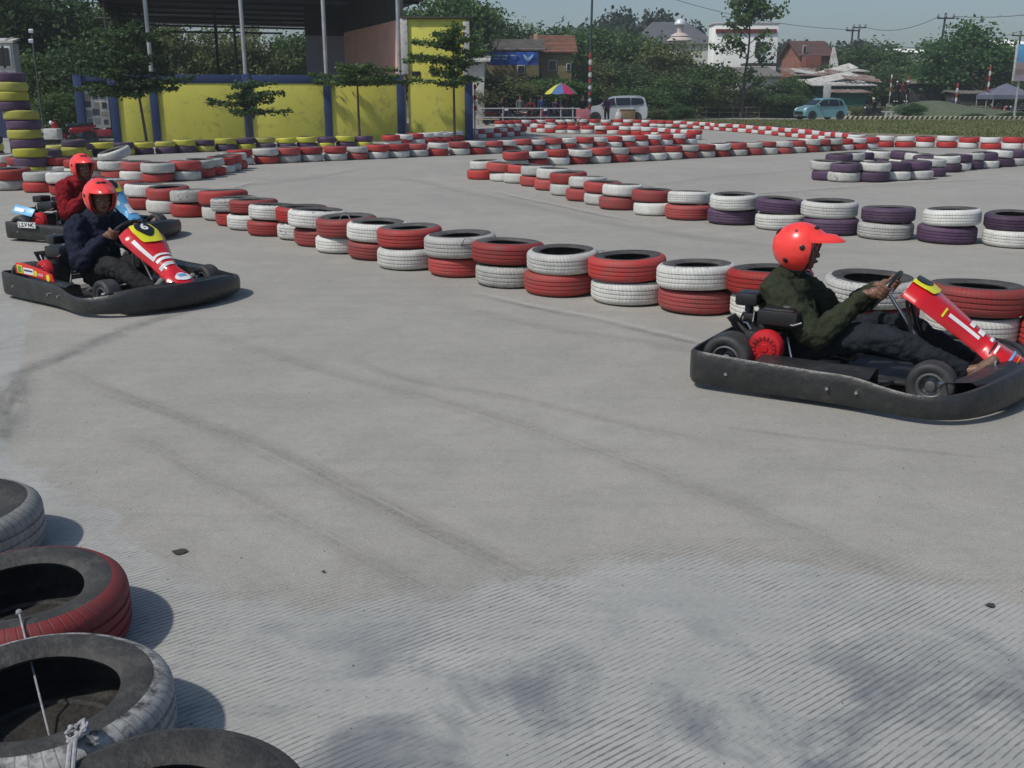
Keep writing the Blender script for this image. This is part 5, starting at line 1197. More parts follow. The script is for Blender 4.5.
for a in [
    (-12, -30, 46, 130, 'dark', 'dark leafy tree at the left edge behind the white hut'),
    (42, -22, 48, 110, 'dark', 'dark tree crown rising behind the twin floodlights'),
    (95, -8, 52, 100, 'mid', 'dense green tree between the floodlights and the shelter roof'),
    (132, 6, 74, 80, 'dark', 'dark tree showing left of the first shelter pole'),
    (25, 48, 42, 80, 'mid', 'bushy tree behind the top of the tyre tower'),
    (72, 45, 43, 90, 'dark', 'dark bush filling the gap above the photograph board'),
    (118, 28, 46, 90, 'mid', 'green tree above the first yellow wall panel'),
    (62, 90, 38.5, 60, 'mid', 'low bush behind the red motorcycle'),
    (172, 24, 74, 70, 'olive', 'shaded tree seen under the roof, left of the second pole'),
    (208, 30, 76, 80, 'olive', 'yellow-green tree seen through the open shelter, farthest left'),
    (250, 27, 78, 70, 'olive', 'olive tree right behind the second shelter pole'),
    (288, 29, 80, 60, 'mid', 'green tree beside the blue-grey wall under the roof'),
    (322, 26, 82, 60, 'mid', 'tree top above the blue-grey rear wall'),
    (448, -16, 70, 90, 'mid', 'tall green tree behind the right end of the yellow block'),
    (478, 4, 78, 80, 'dark', 'dark tree right behind the white corner column'),
    (515, 22, 92, 90, 'mid', 'tree behind the grey roof with the blue banner'),
    (552, 26, 110, 80, 'dark', 'dark tree behind the tiled ochre house'),
    (420, 10, 84, 80, 'dark', 'tree peeping over the coping of the yellow block'),
    (598, 22, 98, 86, 'mid', 'tall tree beside the lamp pole right of the tiled house'),
    (632, 30, 94, 76, 'mid', 'rounded green tree above the silver van'),
    (592, 62, 84, 60, 'olive', 'lower tree between the umbrella and the van'),
    (626, 62, 86, 84, 'dark', 'dark bushy tree directly behind the silver van'),
    (664, 42, 90, 80, 'olive', 'olive green tree below the small white dome'),
    (700, 62, 88, 66, 'mid', 'bushy tree left of the white house'),
    (672, 74, 82, 70, 'mid', 'low bush right of the silver van roof'),
    (724, 84, 86, 56, 'olive', 'low olive bush at the foot of the slender tree'),
    (762, 84, 88, 56, 'dark', 'dark bush under the lean-to roof'),
    (793, 76, 92, 40, 'mid', 'bushy tree between the lean-to and the shacks'),
    (782, 92, 84, 50, 'mid', 'low shrub behind the bonnet of the teal car'),
    (874, 42, 118, 84, 'mid', 'broad tree right of the twin power poles'),
    (910, 56, 112, 70, 'dark', 'dark tree behind the mound, left of the tall pole'),
    (888, 66, 104, 70, 'mid', 'green bush behind the people on the mound'),
    (930, 58, 108, 50, 'mid', 'tree standing at the foot of the single power pole'),
    (972, 24, 100, 92, 'bright', 'big bright green tree at the right, tallest there'),
    (944, 57, 102, 50, 'bright', 'left lobe tree next to the tallest bright green one'),
    (1012, 50, 104, 86, 'mid', 'tree behind the billboard at the right edge'),
    (1000, 68, 98, 60, 'olive', 'olive bush above the blue canopy tent'),
    (1045, 50, 110, 90, 'dark', 'dark tree beyond the right edge of the billboard'),
    (500, 76, 68, 86, 'olive', 'spreading low tree under the blue banner'),
    (548, 76, 70, 80, 'mid', 'low green tree behind the umbrella'),
    (478, 84, 70, 60, 'dark', 'dark bush behind the striped post by the wall end'),
    (640, 86, 78, 60, 'mid', 'low bush behind the rear of the silver van'),
    (822, 64, 100, 40, 'dark', 'dark shrub between the shack roofs'),
    (618, 14, 175, 60, 'far', 'distant tree crown left of the hall roof'), (652, 16, 180, 56, 'far', 'distant dark crown above the hall roof'), (690, 26, 190, 50, 'far', 'distant crown right of the small dome'),
    (585, 30, 170, 60, 'far', 'distant dark crown right of the tiled roof'), (800, 44, 190, 60, 'far', 'distant crown left of the brick house'), (838, 46, 180, 50, 'far', 'distant crown right of the brick house'),
    (930, 44, 200, 60, 'far', 'distant crown between the pale warehouse and the tall pole')]:
    tree(*a, group=GR)
for a in [(912, 103, 79, 28, 'bright', 'round roadside shrub in front of the mound'), (975, 113, 76.5, 26, 'mid', 'small shrub by the striped barrier at the right'), (680, 104, 72, 24, 'bright', 'flowering shrub on the verge right of the van'), (656, 110, 74, 40, 'olive', 'weedy clump on the verge behind the far row'),
          (630, 108, 73, 26, 'mid', 'leafy clump beside the rear wheel of the van'), (1015, 112, 80, 30, 'dark', 'dark shrub under the tent at the right edge'), (866, 106, 84, 26, 'olive', 'dry shrub beside the scooter rider')]:
    tree(*a, name='shrub', cat='shrub', group='shrubs along the verge')
tb_ = tree(500, 18, 60, 40, 'mid', 'x'); 
for c_ in list(tb_.children): bpy.data.objects.remove(c_)
bpy.data.objects.remove(tb_)
# flat-tiered almond trees along the wall
def layered(u, vbase_ground_Y, tiers, label, trunk_top_v, leafkd, lean=0.0, vtop=None, group='young tiered trees in front of the wall', seed=1, ls=.14, dens=1.0):
    Y = vbase_ground_Y; x0 = xat(u, Y, 1.5); t = empty('tiered_tree', (x0, Y, 0), 0, label, 'tree', group)
    r = np.random.default_rng(seed); zt_ = at(u, trunk_top_v, Y).z; b = MB()
    b.tube(catmull([(0, 0, 0), (-lean * .3, 0, zt_ * .35), (-lean * .7, 0, zt_ * .7), (-lean, 0, zt_)], 4), list(np.linspace(.055, .022, 13)), 8)
    C = []
    for (v, wl_, wr_, th) in tiers:
        z = at(u, v, Y).z; k = int(r.integers(5, 8))
        for j in range(k):
            a = 2 * math.pi * (j + r.uniform(-.3, .3)) / k; L_ = (wr_ if math.cos(a) > 0 else wl_) * Y / 1000 * (abs(math.cos(a)) * .75 + .25) * r.uniform(.8, 1.1)
            zr = th * r.uniform(-.9, 1.6); e = Vector((math.cos(a) * L_ - lean, math.sin(a) * max(L_, .5) * .8, z + zr)); s_ = Vector((-lean * .95, 0, z - .10 + zr * .3))
            b.tube([s_, s_.lerp(e, .5) + Vector((0, 0, .06)), e], [.024, .016, .006], 5)
            n = int(190 * L_ * dens) + 20; tt = r.uniform(.12, 1.0, n)
            base = np.array([tuple(s_.lerp(e, float(q))) for q in tt]); sp_ = .03 + .13 * np.sin(np.pi * np.clip(tt, 0, .95))
            C.append(base + r.normal(0, 1, (n, 3)) * np.stack([sp_, sp_, .05 + 0 * sp_], 1) + np.array([0, 0, .05]))
    b.build('trunk', BARK, t); o = bpy.data.objects.new('crown', quads_mesh('crown', np.concatenate(C), ls, LEAF[leafkd], seed, up=.9, aspect=1.7)); col.objects.link(o); o.parent = t; return t
layered(143, 34.6, [(92, 45, 44, .15), (86, 66, 56, .2), (80, 66, 50, .2), (70, 46, 44, .25), (56, 66, 30, .3), (38, 46, 50, .35)], 'tiered tree with a leaning trunk before the first yellow panel', 30, 'dark', lean=.30, seed=3)
layered(247, 35.2, [(112, 22, 44, .08), (104, 44, 30, .10), (96, 24, 42, .10), (87, 16, 34, .08)], 'small tiered tree with sparse drooping tiers before the middle pillar', 84, 'dark', seed=5, dens=.5)
layered(358, 38.4, [(82, 50, 52, .12), (77, 46, 50, .15), (71, 20, 44, .12)], 'flat-topped young tree spreading over the blue band of the wall', 72, 'mid', seed=7, dens=.8)
layered(454, 38.6, [(84, 46, 26, .1), (76, 28, 26, .2), (66, 36, 30, .25), (57, 55, 30, .25), (50, 40, 40, .25), (43, 42, 26, .3), (36, 22, 24, .2), (28, 10, 10, .3)], 'tiered tree in a red painted tyre before the tall yellow block', 32, 'mid', seed=9, dens=.6)
layered(520, 73, [(104, 56, 60, .3), (96, 60, 66, .3), (88, 56, 60, .4), (82, 40, 44, .3)], 'wide spreading tiered tree behind the riders and railing', 82, 'dark', seed=13, ls=.2, dens=1.2)
layered(525, 52, [(22, 40, 30, .2), (14, 20, 42, .3), (28, 50, 20, .3)], 'thin branches reaching above the grey roof', 12, 'dark', seed=15, dens=.4) if False else None
# slender tree before the white house
t = empty('slender_tree', (xat(744, 84, 4), 84, 0), 0, 'slender loose-leaved tree standing in front of the white house', 'tree'); r = np.random.default_rng(21); b = MB()
b.tube(catmull([(0, 0, 0), (.1, 0, 3), (.3, 0, 6), (.0, 0, 10)], 4), list(np.linspace(.16, .03, 13)), 8); C = []
for j in range(38):
    z = r.uniform(2.8, 10.6); a = r.uniform(0, 6.28); L_ = r.uniform(1.2, 3.9) * (1 - abs(z - 6.2) / 8.5); s_ = Vector((.15, 0, z - .8)); e = Vector((L_ * math.cos(a), L_ * math.sin(a), z + r.uniform(-.3, .6)))
    b.tube([s_, s_.lerp(e, .5) + Vector((0, 0, .15)), e], [.04, .025, .008], 5); n = 75; tt = r.uniform(.45, 1.05, n); C.append(np.array([tuple(s_.lerp(e, float(q))) for q in tt]) + r.normal(0, .22, (n, 3)))
b.build('trunk', BARK, t); o = bpy.data.objects.new('crown', quads_mesh('crown', np.concatenate(C), .34, LEAF['mid'], 22)); col.objects.link(o); o.parent = t
# far woodland
n = 26000; uu = rng.uniform(-200, 1300, n); yy = rng.uniform(205, 260, n); vt = 52 + 5 * np.sin(uu / 37) + 4 * np.sin(uu / 13 + 1) + 3 * np.sin(uu / 5.3)
ff = np.sqrt(rng.uniform(0, 1, n)); C = np.zeros((n, 3))
for i in range(n):
    topz = at(float(uu[i]), float(vt[i]), float(yy[i])); C[i] = (topz.x, yy[i], max(.2, topz.z * (1 - (1 - ff[i]) * 1.0)))
o = bpy.data.objects.new('distant_woodland', quads_mesh('distant_woodland', C, 1.7, LEAF['far'], 31)); col.objects.link(o); tag(o, 'dark far-off belt of woodland along the horizon', 'woodland', kind='stuff')

# ================================================================== ROADSIDE THINGS
bk = MB(); bk.grid([[Vector((x, y, z + .08 * math.sin(x * .7) + .05 * math.sin(x * 2.3 + y))) for x in np.linspace(-2, 31, 50)] for y, z in ((84.5, .0), (86, .35), (88.5, .75), (93, .95), (102, .6), (120, .1))])
struct(bk.build('grass_bank', mat('dry_bank', (.13, .14, .05), .95, var=.3, scale=.5, bump=.6, bscale=5, c2=(.22, .20, .10), dirt=(.22, .19, .13), dirt_amt=.4, dscale=.6)))
tag(blades('bank_grass', lambda r, n: (r.uniform(-2, 31, n), r.uniform(85, 94, n), np.full(n, .45)), 26000, .15, .6, GRASSM, wid=.05, seed=9), 'straw and green grass growing on the low bank beyond the road', 'grass', kind='stuff')
md = MB(); rows = []
for i in range(26):
    x = 29 + i * .9; hgt = 1.25 * math.exp(-((x - 36) / 3.6) ** 2) + .55 * math.exp(-((x - 42) / 4.5) ** 2)
    rows.append([Vector((x, 84 + 12 * j / 8, .03 + hgt * math.sin(math.pi * min(1, j / 8 * .9)) * (1 + .05 * math.sin(i * 1.7 + j)))) for j in range(9)])
md.grid(rows); struct(md.build('gravel_mound', mat('grey_gravel', (.12, .13, .10), .95, var=.35, scale=1.5, bump=1.0, bscale=3, dirt=(.07, .10, .04), dirt_amt=.8, dscale=1.1)))
br = empty('striped_barrier', (0, 0, 0), 0, 'long low roadside barrier painted in slanting black and pale stripes', 'barrier'); BLKP = plain('black_paint', (.02, .02, .02), .7); PALE = mat('pale_yellow_paint', (.50, .46, .30), .8, var=.2)
x0, x1 = xat(846, 74.8), xat(1060, 74.8); b = MB(); b.box(((x0 + x1) / 2, 74.8, .20), (x1 - x0, .16, .24)); b.build('beam', PALE, br, bevel=.01); k = 0; x = x0
b = MB()
while x < x1 - .3: b.add([(x, 74.712, .09), (x + .17, 74.712, .09), (x + .30, 74.712, .31), (x + .13, 74.712, .31)], [(0, 1, 2, 3)]); x += .36
b.build('black_stripes', BLKP, br, smooth=False)
lw = empty('low_block_fence', (0, 0, 0), 0, 'low pierced concrete block fence behind the scooter rider', 'fence'); b = MB(); a = xat(842, 85); c = xat(905, 85); b.box(((a + c) / 2, 85, .50), (c - a, .15, .10)); b.box(((a + c) / 2, 85, .12), (c - a, .15, .14)); b.build('rail', WHP, lw)
for i in range(12): x = a + (c - a) * (i + .5) / 12; b = MB(); b.box((x, 85, .32), (.16, .14, .27)); b.build('block_post', WHP, lw)
for lab, u0, u1, Y in (('weathered low post-and-rail fence beyond the road before the stalls', 940, 1040, 92), ('thin yellowish rail along the far side of the road left of the car', 640, 800, 84.5)):
    f = empty('rail_fence', (0, 0, 0), 0, lab, 'fence'); a, c = xat(u0, Y), xat(u1, Y); mm = mat('weathered_rail', (.22, .20, .13), .9, var=.2)
    b = MB(); b.box(((a + c) / 2, Y, .85), (c - a, .05, .10)); b.box(((a + c) / 2, Y, .45), (c - a, .05, .08)); b.build('rail', mm, f)
    for i in range(13): x = a + (c - a) * i / 12; b = MB(); b.box((x, Y + .06, .48), (.09, .07, .96)); b.build('post', mm, f)
# pipe railing by the riders
rl = empty('pipe_railing', (0, 0, 0), 0, 'pale pipe railing in front of the parked motorcycles', 'railing'); Yr = 61
for v in (108.5, 117.5): a = at(474, v, Yr); c = at(580, v, Yr); b = MB(); b.cyl(a, c, .035, 8); b.build('rail', GALV, rl)
for u in (474, 503, 541, 561, 573): a = at(u, 107, Yr); b = MB(); b.cyl((a.x, Yr + .03, 0), (a.x, Yr + .03, a.z), .04, 8); b.build('post', GALV, rl)
REDW = plain('flag_red', (.30, .025, .035), .8); WHW = plain('flag_white', (.52, .5, .5), .8)
def band_pole(u, v0, v1, Y, n, label, r_=.09, cloth=True, rr=None):
    t = empty('striped_pole', (0, 0, 0), 0, label, 'pole', 'red and white striped poles'); p1 = at(u, v0, Y); p0 = at(u, v1, Y); z0 = max(0, p0.z); x = p1.x
    b = MB(); b.cyl((x, Y, 0), (x, Y, p1.z), r_ * .45, 8); b.build('post', GALV, t)
    for i in range(n):
        a = z0 + (p1.z - z0) * i / n; c = z0 + (p1.z - z0) * (i + .96) / n; b = MB(); b.tube([(x, Y, a), (x + .03, Y, (a + c) / 2), (x, Y, c)], [r_ * .6, r_ * .95, r_ * .55], 8); b.build('band', REDW if i % 2 else WHW, t)
    return t
band_pole(474.5, 84, 116, 40.6, 6, 'striped post against the blue corner of the yellow block', .07)
lp = empty('lamp_pole', (0, 0, 0), 0, 'tall dark green pole wrapped low down in red and white cloth bands', 'pole'); x = xat(590, 66, 3); b = MB(); b.tube([(x, 66, 0), (x, 66, 4), (x + .05, 66, 8.6)], [.11, .09, .06], 10); b.build('post', plain('dark_green_metal', (.02, .05, .04), .6), lp)
for i in range(10): za = at(590, 116 - i * 6.3, 66).z; b = MB(); b.tube([(x, 66, za), (x + .02, 66, za + .2), (x, 66, za + .40)], [.085, .125, .085], 10); b.build('cloth_band', REDW if i % 2 else WHW, lp)
for a in [(892, 74, 96, 96, 5, 'striped pole farthest left on the mound'), (909, 76, 98, 96, 6, 'striped pole right of the people on the mound', .12), (958, 83, 102, 94, 4, 'striped pole before the dark stall under the big tree', .14), (991, 65, 98, 92, 6, 'tallest striped pole, left of the billboard', .12), (975, 60, 88, 98, 5, 'thin red striped pole under the bright green tree')]: band_pole(*a)
# power poles and wires
PW = mat('creosoted_wood', (.045, .042, .045), .9, var=.3)
def power(u, vt_, Y, arms, label, lean=0.0, r_=.14):
    t = empty('power_pole', (0, 0, 0), 0, label, 'power pole', 'power poles'); p = at(u, vt_, Y); b = MB(); b.tube([(p.x - lean, Y, 0), (p.x, Y, p.z)], [r_, r_ * .75], 8); b.build('post', PW, t)
    for dz, L_ in arms:
        b = MB(); b.box((p.x, Y - .1, p.z - dz), (L_, .12, .14)); ar = b.build('cross_arm', PW, t)
        for s in (-1, 0, 1): b = MB(); b.lathe([(.10, 0), (.13, .1), (.07, .2), (.1, .28), (.0001, .34)], 10); b.build('insulator', plain('grey_insulator', (.2, .2, .22), .4), ar, loc=(p.x + s * L_ * .45, Y - .1, p.z - dz + .07))
    return p
pa = power(853, 27, 122, [(.4, 1.6)], 'left one of the twin power poles above the shacks'); pb_ = power(859.5, 25, 124, [(.3, 1.5), (1.9, 1.8)], 'right one of the twin power poles above the shacks')
pc = power(946, 13, 106, [(.5, 1.7)], 'single power pole with three insulators by the bright tree', lean=.45); pd = power(1021, 31, 120, [(.5, 2.0)], 'power pole behind the billboard at the right edge')
def wire(a, c, sag, label): 
    b = MB(); b.tube(hang(a, c, sag, 24), .028, 5); tag(b.build('overhead_wire', PW), label, 'wire', 'overhead wires')
far_l = at(640, -12, 118); 
wire(far_l, pa + Vector((0, 0, -.3)), .9, 'overhead wire running in from the upper left to the twin poles'); wire(pb_ + Vector((.6, 0, -.2)), pc + Vector((-.6, 0, -.3)), .8, 'overhead wire between the twin poles and the single pole'); wire(pc + Vector((.7, 0, -.3)), at(1100, 2, 90), .5, 'overhead wire from the single pole out to the upper right'); wire(pb_ + Vector((.8, 0, -1.8)), pd, 1.2, 'lower overhead wire from the twin poles to the billboard pole')
# billboard
bb = empty('billboard', (0, 0, 0), 0, 'billboard with a sky blue and brown picture cut by the right edge', 'billboard'); x0, x1 = xat(1014, 78, 4), xat(1075, 78, 4); z0, z1 = at(1016, 81, 78).z, at(1016, 44, 78).z
b = MB(); b.box(((x0 + x1) / 2, 78, (z0 + z1) / 2), (x1 - x0, .12, z1 - z0)); pn = b.build('panel', WHP, bb, bevel=.02)
for i, c_ in enumerate([(.30, .25, .30), (.24, .17, .17), (.30, .24, .24), (.12, .30, .52), (.10, .33, .60), (.14, .38, .62)]):
    zz0 = z0 + (z1 - z0) * i / 6; b = MB(); b.box(((x0 + x1) / 2 + .04, 77.93, zz0 + (z1 - z0) / 12), (x1 - x0 - .15, .02, (z1 - z0) / 6 - .002)); b.build('printed_band', mat('billboard_print_%d' % i, c_, .5, var=.2, scale=1.5), pn)
for x in (x0 + .6, x1 - .6): b = MB(); b.cyl((x, 78.15, 0), (x, 78.15, z1), .09, 8); b.build('leg', GALV, bb)

for i, (u, v, Y, L_, W_, rx, ry, rz, m_, lab) in enumerate([(832, 78, 93, 4.2, 1.8, 14, -10, 10, ZINC, 'tilted pale roof sheet lying lowest left over the shacks'), (850, 75, 95, 4.6, 1.6, 16, 9, -8, RUST, 'rust streaked roof sheet sloping right above the green boards'), (838, 70, 98, 3.4, 1.5, 18, -14, 15, ZINC, 'pale bent roof sheet near the upright wedge'), (862, 79, 91, 3.2, 1.4, 12, 6, -6, RUST, 'brown roof sheet jutting out rightmost from the shacks'), (812, 73, 97, 3.6, 1.5, 14, 8, 5, ZINC, 'white roof sheet lowest under the brick house')]):
    b = MB(); b.box((0, 0, 0), (L_, W_, .05)); [b.tube([(-L_ / 2 + (j + .5) * L_ / 9, -W_ / 2, .03), (-L_ / 2 + (j + .5) * L_ / 9, W_ / 2, .03)], .03, 4) for j in range(9)]
    tag(b.build('roof_sheet_pile', m_, loc=at(u, v, Y), rot=(R(rx), R(ry), R(rz))), lab, 'roof sheet', 'loose roof sheets over the shacks')
# ---- cars
def car(name, label, P, W, belt, roofz, wheels, wr_, wins, bodym, loc, rz, cat='car', glassm=GLASS, extra=None):
    t = empty(name, loc, rz, label, cat); top = max(z for x, z in P)
    hw = lambda z: W * (1 - .035 * max(0, .5 - z) / .5) if z < belt else W * (1 - .20 * (z - belt) / (top - belt))
    b = MB(); n = len(P); L_ = [(x, -hw(z), z) for x, z in P]; Rr = [(x, hw(z), z) for x, z in P]
    inn = lambda p, s: (p[0], p[1] * (1 - s), p[2]); ctr = (sum(x for x, z in P) / n, 0, .7)
    rows = []
    for f in (-1, -.93, -.6, 0, .6, .93, 1):
        rows.append([Vector((x * (1 if abs(f) < .99 else .985) + (0 if abs(f) < .95 else 0) - (abs(f) ** 3) * .06 * (1 if x > ctr[0] else -1) * (1 if abs(x - ctr[0]) > 1.3 else 0), f * hw(z), z - (abs(f) ** 4) * .035 * (1 if z > belt else .3))) for x, z in P])
    b.grid(rows, cu=True)
    lo = [i for i, (x, z) in enumerate(P)]
    b.add([rows[0][i] for i in lo], [tuple(lo)]); b.add([rows[-1][i] for i in lo], [tuple(lo[::-1])])
    b.build('body', bodym, t, bevel=0, angle=40)
    for (pts, nm) in wins:
        for s in (-1, 1):
            g_ = MB(); vs = [(x, s * (hw(z) + .006), z - .01) for x, z in pts]; g_.add(vs + [(x, y - s * .02, z) for x, y, z in vs], [tuple(range(len(pts))), tuple(range(2 * len(pts) - 1, len(pts) - 1, -1))]); g_.build(nm, glassm, t, smooth=False)
    for x in wheels:
        for s in (-1, 1):
            wv = empty('wheel', (x, s * (W - .10), wr_)); wv.parent = t; q = MB(); q.X = Matrix.Rotation(R(90), 4, 'X'); q.lathe([(wr_ * .62, -.10), (wr_ * .95, -.10), (wr_, -.06), (wr_, .06), (wr_ * .95, .10), (wr_ * .62, .10)], 28, loop=True); q.build('tyre', SLICK, wv)
            q = MB(); q.X = Matrix.Rotation(R(90), 4, 'X'); q.lathe([(wr_ * .63, -.09), (wr_ * .5, -.06), (.04, -.085), (.0001, -.085)], 24); q.lathe([(wr_ * .63, .09), (wr_ * .5, .06), (.04, .085), (.0001, .085)], 24); q.build('rim', plain('silver_rim', (.55, .55, .57), .4, .6), wv)
            q = MB(); q.X = Matrix.Translation((x, s * (W + .002), wr_ + .01)) @ Matrix.Rotation(R(90), 4, 'X'); q.lathe([(.0001, 0), (wr_ * 1.16, 0), (wr_ * 1.16, -s * .006)], 28); q.build('wheel_arch', BLK, t)
            wv.location.y = s * (W - .085)
    return t, hw
TEAL = mat('teal_car_paint', (.16, .33, .34), .25, var=.05, metal=.3, coat=.6); SILV = mat('silver_car_paint', (.52, .54, .55), .3, var=.05, metal=.3, coat=.5)
# x forward is +x here; the hatchback faces left in the picture
P = [(1.83, .30), (1.84, .55), (1.76, .78), (1.55, .92), (1.02, 1.02), (.42, 1.43), (.15, 1.54), (-.5, 1.58), (-1.2, 1.54), (-1.50, 1.42), (-1.72, 1.02), (-1.82, .88), (-1.84, .50), (-1.80, .28), (-1.55, .20), (1.55, .20)]
xc = xat(821, 77.5, .8)
c1, hw = car('parked_car', 'teal green small hatchback facing left on the road behind the verge', P, .84, .98, 1.58, (1.18, -1.18), .30, [([(.86, 1.0), (.36, 1.40), (-.12, 1.47), (-.12, .99)], 'front_side_window'), ([(-.20, .99), (-.20, 1.47), (-.95, 1.45), (-1.05, 1.0)], 'rear_side_window'), ([(-1.14, 1.02), (-1.05, 1.42), (-1.28, 1.38), (-1.42, 1.05)], 'quarter_window')], TEAL, (xc, 77.6, .02), R(180 + 16))
def front_glass(t, a, c, W, nm, m_=GLASS):
    b = MB(); (xa, za), (xb, zb) = a, c; d = Vector((za - zb, 0, xb - xa)); d.normalize(); d = d if d.z > 0 else -d
    vs = [Vector((xa, -W * .92, za)) + d * .012, Vector((xa, W * .92, za)) + d * .012, Vector((xb, W * .78, zb)) + d * .012, Vector((xb, -W * .78, zb)) + d * .012]; b.add(vs + [v - d * .02 for v in vs], [(0, 1, 2, 3), (7, 6, 5, 4)]); b.build(nm, m_, t, smooth=False)
front_glass(c1, (.96, 1.07), (.46, 1.42), .80, 'windscreen'); front_glass(c1, (-1.70, 1.06), (-1.52, 1.42), .78, 'rear_window')
for s in (-1, 1):
    b = MB(); b.ell((1.62, s * .62, .76), (.20, .14, .10), 14, rot=(0, R(28), 0)); b.build('headlight', plain('headlight_glass', (.7, .72, .74), .1), c1)
    b = MB(); b.ell((.72, s * .92, 1.04), (.07, .10, .07), 12); b.build('wing_mirror', TEAL, c1)
b = MB(); b.box((1.835, 0, .48), (.03, 1.1, .26)); b.build('grille', BLK, c1, bevel=.01); b = MB(); b.box((1.855, 0, .36), (.015, .42, .10)); b.build('number_plate', plain('dark_plate', (.06, .06, .07), .5), c1)
P = [(2.12, .34), (2.14, .62), (2.05, .88), (1.78, 1.02), (1.15, 1.12), (.45, 1.58), (.15, 1.69), (-.6, 1.73), (-1.6, 1.72), (-1.92, 1.60), (-2.08, 1.10), (-2.16, .90), (-2.16, .50), (-2.10, .30), (-1.8, .22), (1.8, .22)]
xc = xat(616, 68.5, .8)
c2, hw = car('minivan', 'silver minivan parked facing left beyond the striped lamp pole', P, .86, 1.08, 1.73, (1.32, -1.35), .32, [([(1.0, 1.10), (.48, 1.50), (.10, 1.58), (.0, 1.12)], 'front_side_window'), ([(-.05, 1.12), (.02, 1.58), (-.95, 1.60), (-.95, 1.14)], 'rear_side_window'), ([(-1.0, 1.14), (-1.0, 1.60), (-1.72, 1.56), (-1.86, 1.34), (-1.80, 1.18)], 'quarter_window')], SILV, (xc, 69, .01), R(180 - 4), cat='van')
front_glass(c2, (1.08, 1.17), (.50, 1.56), .80, 'windscreen', plain('grey_green_glass', (.10, .12, .12), .1))
for s in (-1, 1): b = MB(); b.ell((1.92, s * .64, .84), (.20, .14, .11), 14, rot=(0, R(30), 0)); b.build('headlight', plain('headlight_glass', (.7, .72, .74), .1), c2)
b = MB(); b.box((2.13, 0, .62), (.03, 1.0, .22)); b.build('grille', BLK, c2, bevel=.01)

# ---- people standing and motorcycles
def person(label, loc, rz, shirt, trous, pose='stand', head=None, scale=1.0, group=None):
    p = empty('person', loc, rz, label, 'person', group); b = MB()
    key = ('pm', pose)
    if key not in PROTO:
        if pose == 'stand':
            limb(b, [(0, 0, .92), (0, 0, 1.15), (0, 0, 1.38), (0, 0, 1.50)], [.15, .145, .16, .06]); b.ell((0, 0, 1.36), (.11, .20, .12), 14)
            for s in (-1, 1): limb(b, [(0, s * .18, 1.42), (.01, s * .25, 1.16), (.10, s * .24, .92)], [.065, .048, .036]); b.ell((.12, s * .24, .86), (.04, .028, .06), 10); limb(b, [(0, s * .09, .92), (.02, s * .11, .50), (-.02, s * .12, .08)], [.10, .07, .05]); b.ell((.05, s * .12, .04), (.13, .05, .045), 10)
            hz = 1.62; hx = .01
        else:
            limb(b, [(-.12, 0, .82), (-.10, 0, 1.05), (-.03, 0, 1.26), (.01, 0, 1.36)], [.16, .15, .16, .06]); b.ell((-.05, 0, 1.24), (.11, .20, .12), 14)
            for s in (-1, 1): limb(b, [(-.03, s * .18, 1.28), (.18, s * .27, 1.08), (.46, s * .24, 1.04)], [.065, .048, .036]); b.ell((.5, s * .24, 1.03), (.05, .03, .035), 10); limb(b, [(-.12, s * .09, .80), (.28, s * .16, .72), (.16, s * .16, .32)], [.10, .075, .05]); b.ell((.20, s * .16, .28), (.13, .05, .045), 10)
            hz = 1.48; hx = .04
        limb(b, [(hx - .01, 0, hz - .16), (hx, 0, hz - .08)], [.055, .055]); head_shape(b, (hx, 0, hz), 0, 0, .98); b.ell((hx - .02, 0, hz + .05), (.11, .09, .09), 12)
        fn = (lambda c: 3 if c[2] > hz + .045 or (c[2] > hz - .04 and c[0] < hx - .03) else (2 if c[2] > hz - .155 or (pose == 'stand' and abs(c[1]) > .20 and c[2] < 1.0) or (pose != 'stand' and c[0] > .40) else (0 if c[2] > (.90 if pose == 'stand' else .84) else (1 if c[2] > .09 or pose != 'stand' and c[2] > .33 else 3))))
        o = remeshed(b, 'body', [SKIN] * 4, .028, smooth=3, mat_fn=fn); PROTO[key] = o.data; bpy.data.objects.remove(o)
    me = PROTO[key].copy(); mi_ = [0] * len(me.polygons); me.polygons.foreach_get('material_index', mi_); me.materials.clear()
    for m_ in (shirt, trous, SKIN, head or plain('black_hair', (.01, .009, .009), .7)): me.materials.append(m_)
    me.polygons.foreach_set('material_index', mi_)
    o = bpy.data.objects.new('body', me); col.objects.link(o); o.parent = p; p.scale = (scale,) * 3; return p
CL = {k: cloth(k + '_shirt_cloth', v) for k, v in dict(black=(.012, .012, .014), maroon=(.11, .012, .02), white=(.5, .5, .5), blue=(.03, .05, .14), grey=(.15, .15, .15), yellow=(.4, .34, .04), purple=(.05, .02, .06)).items()}
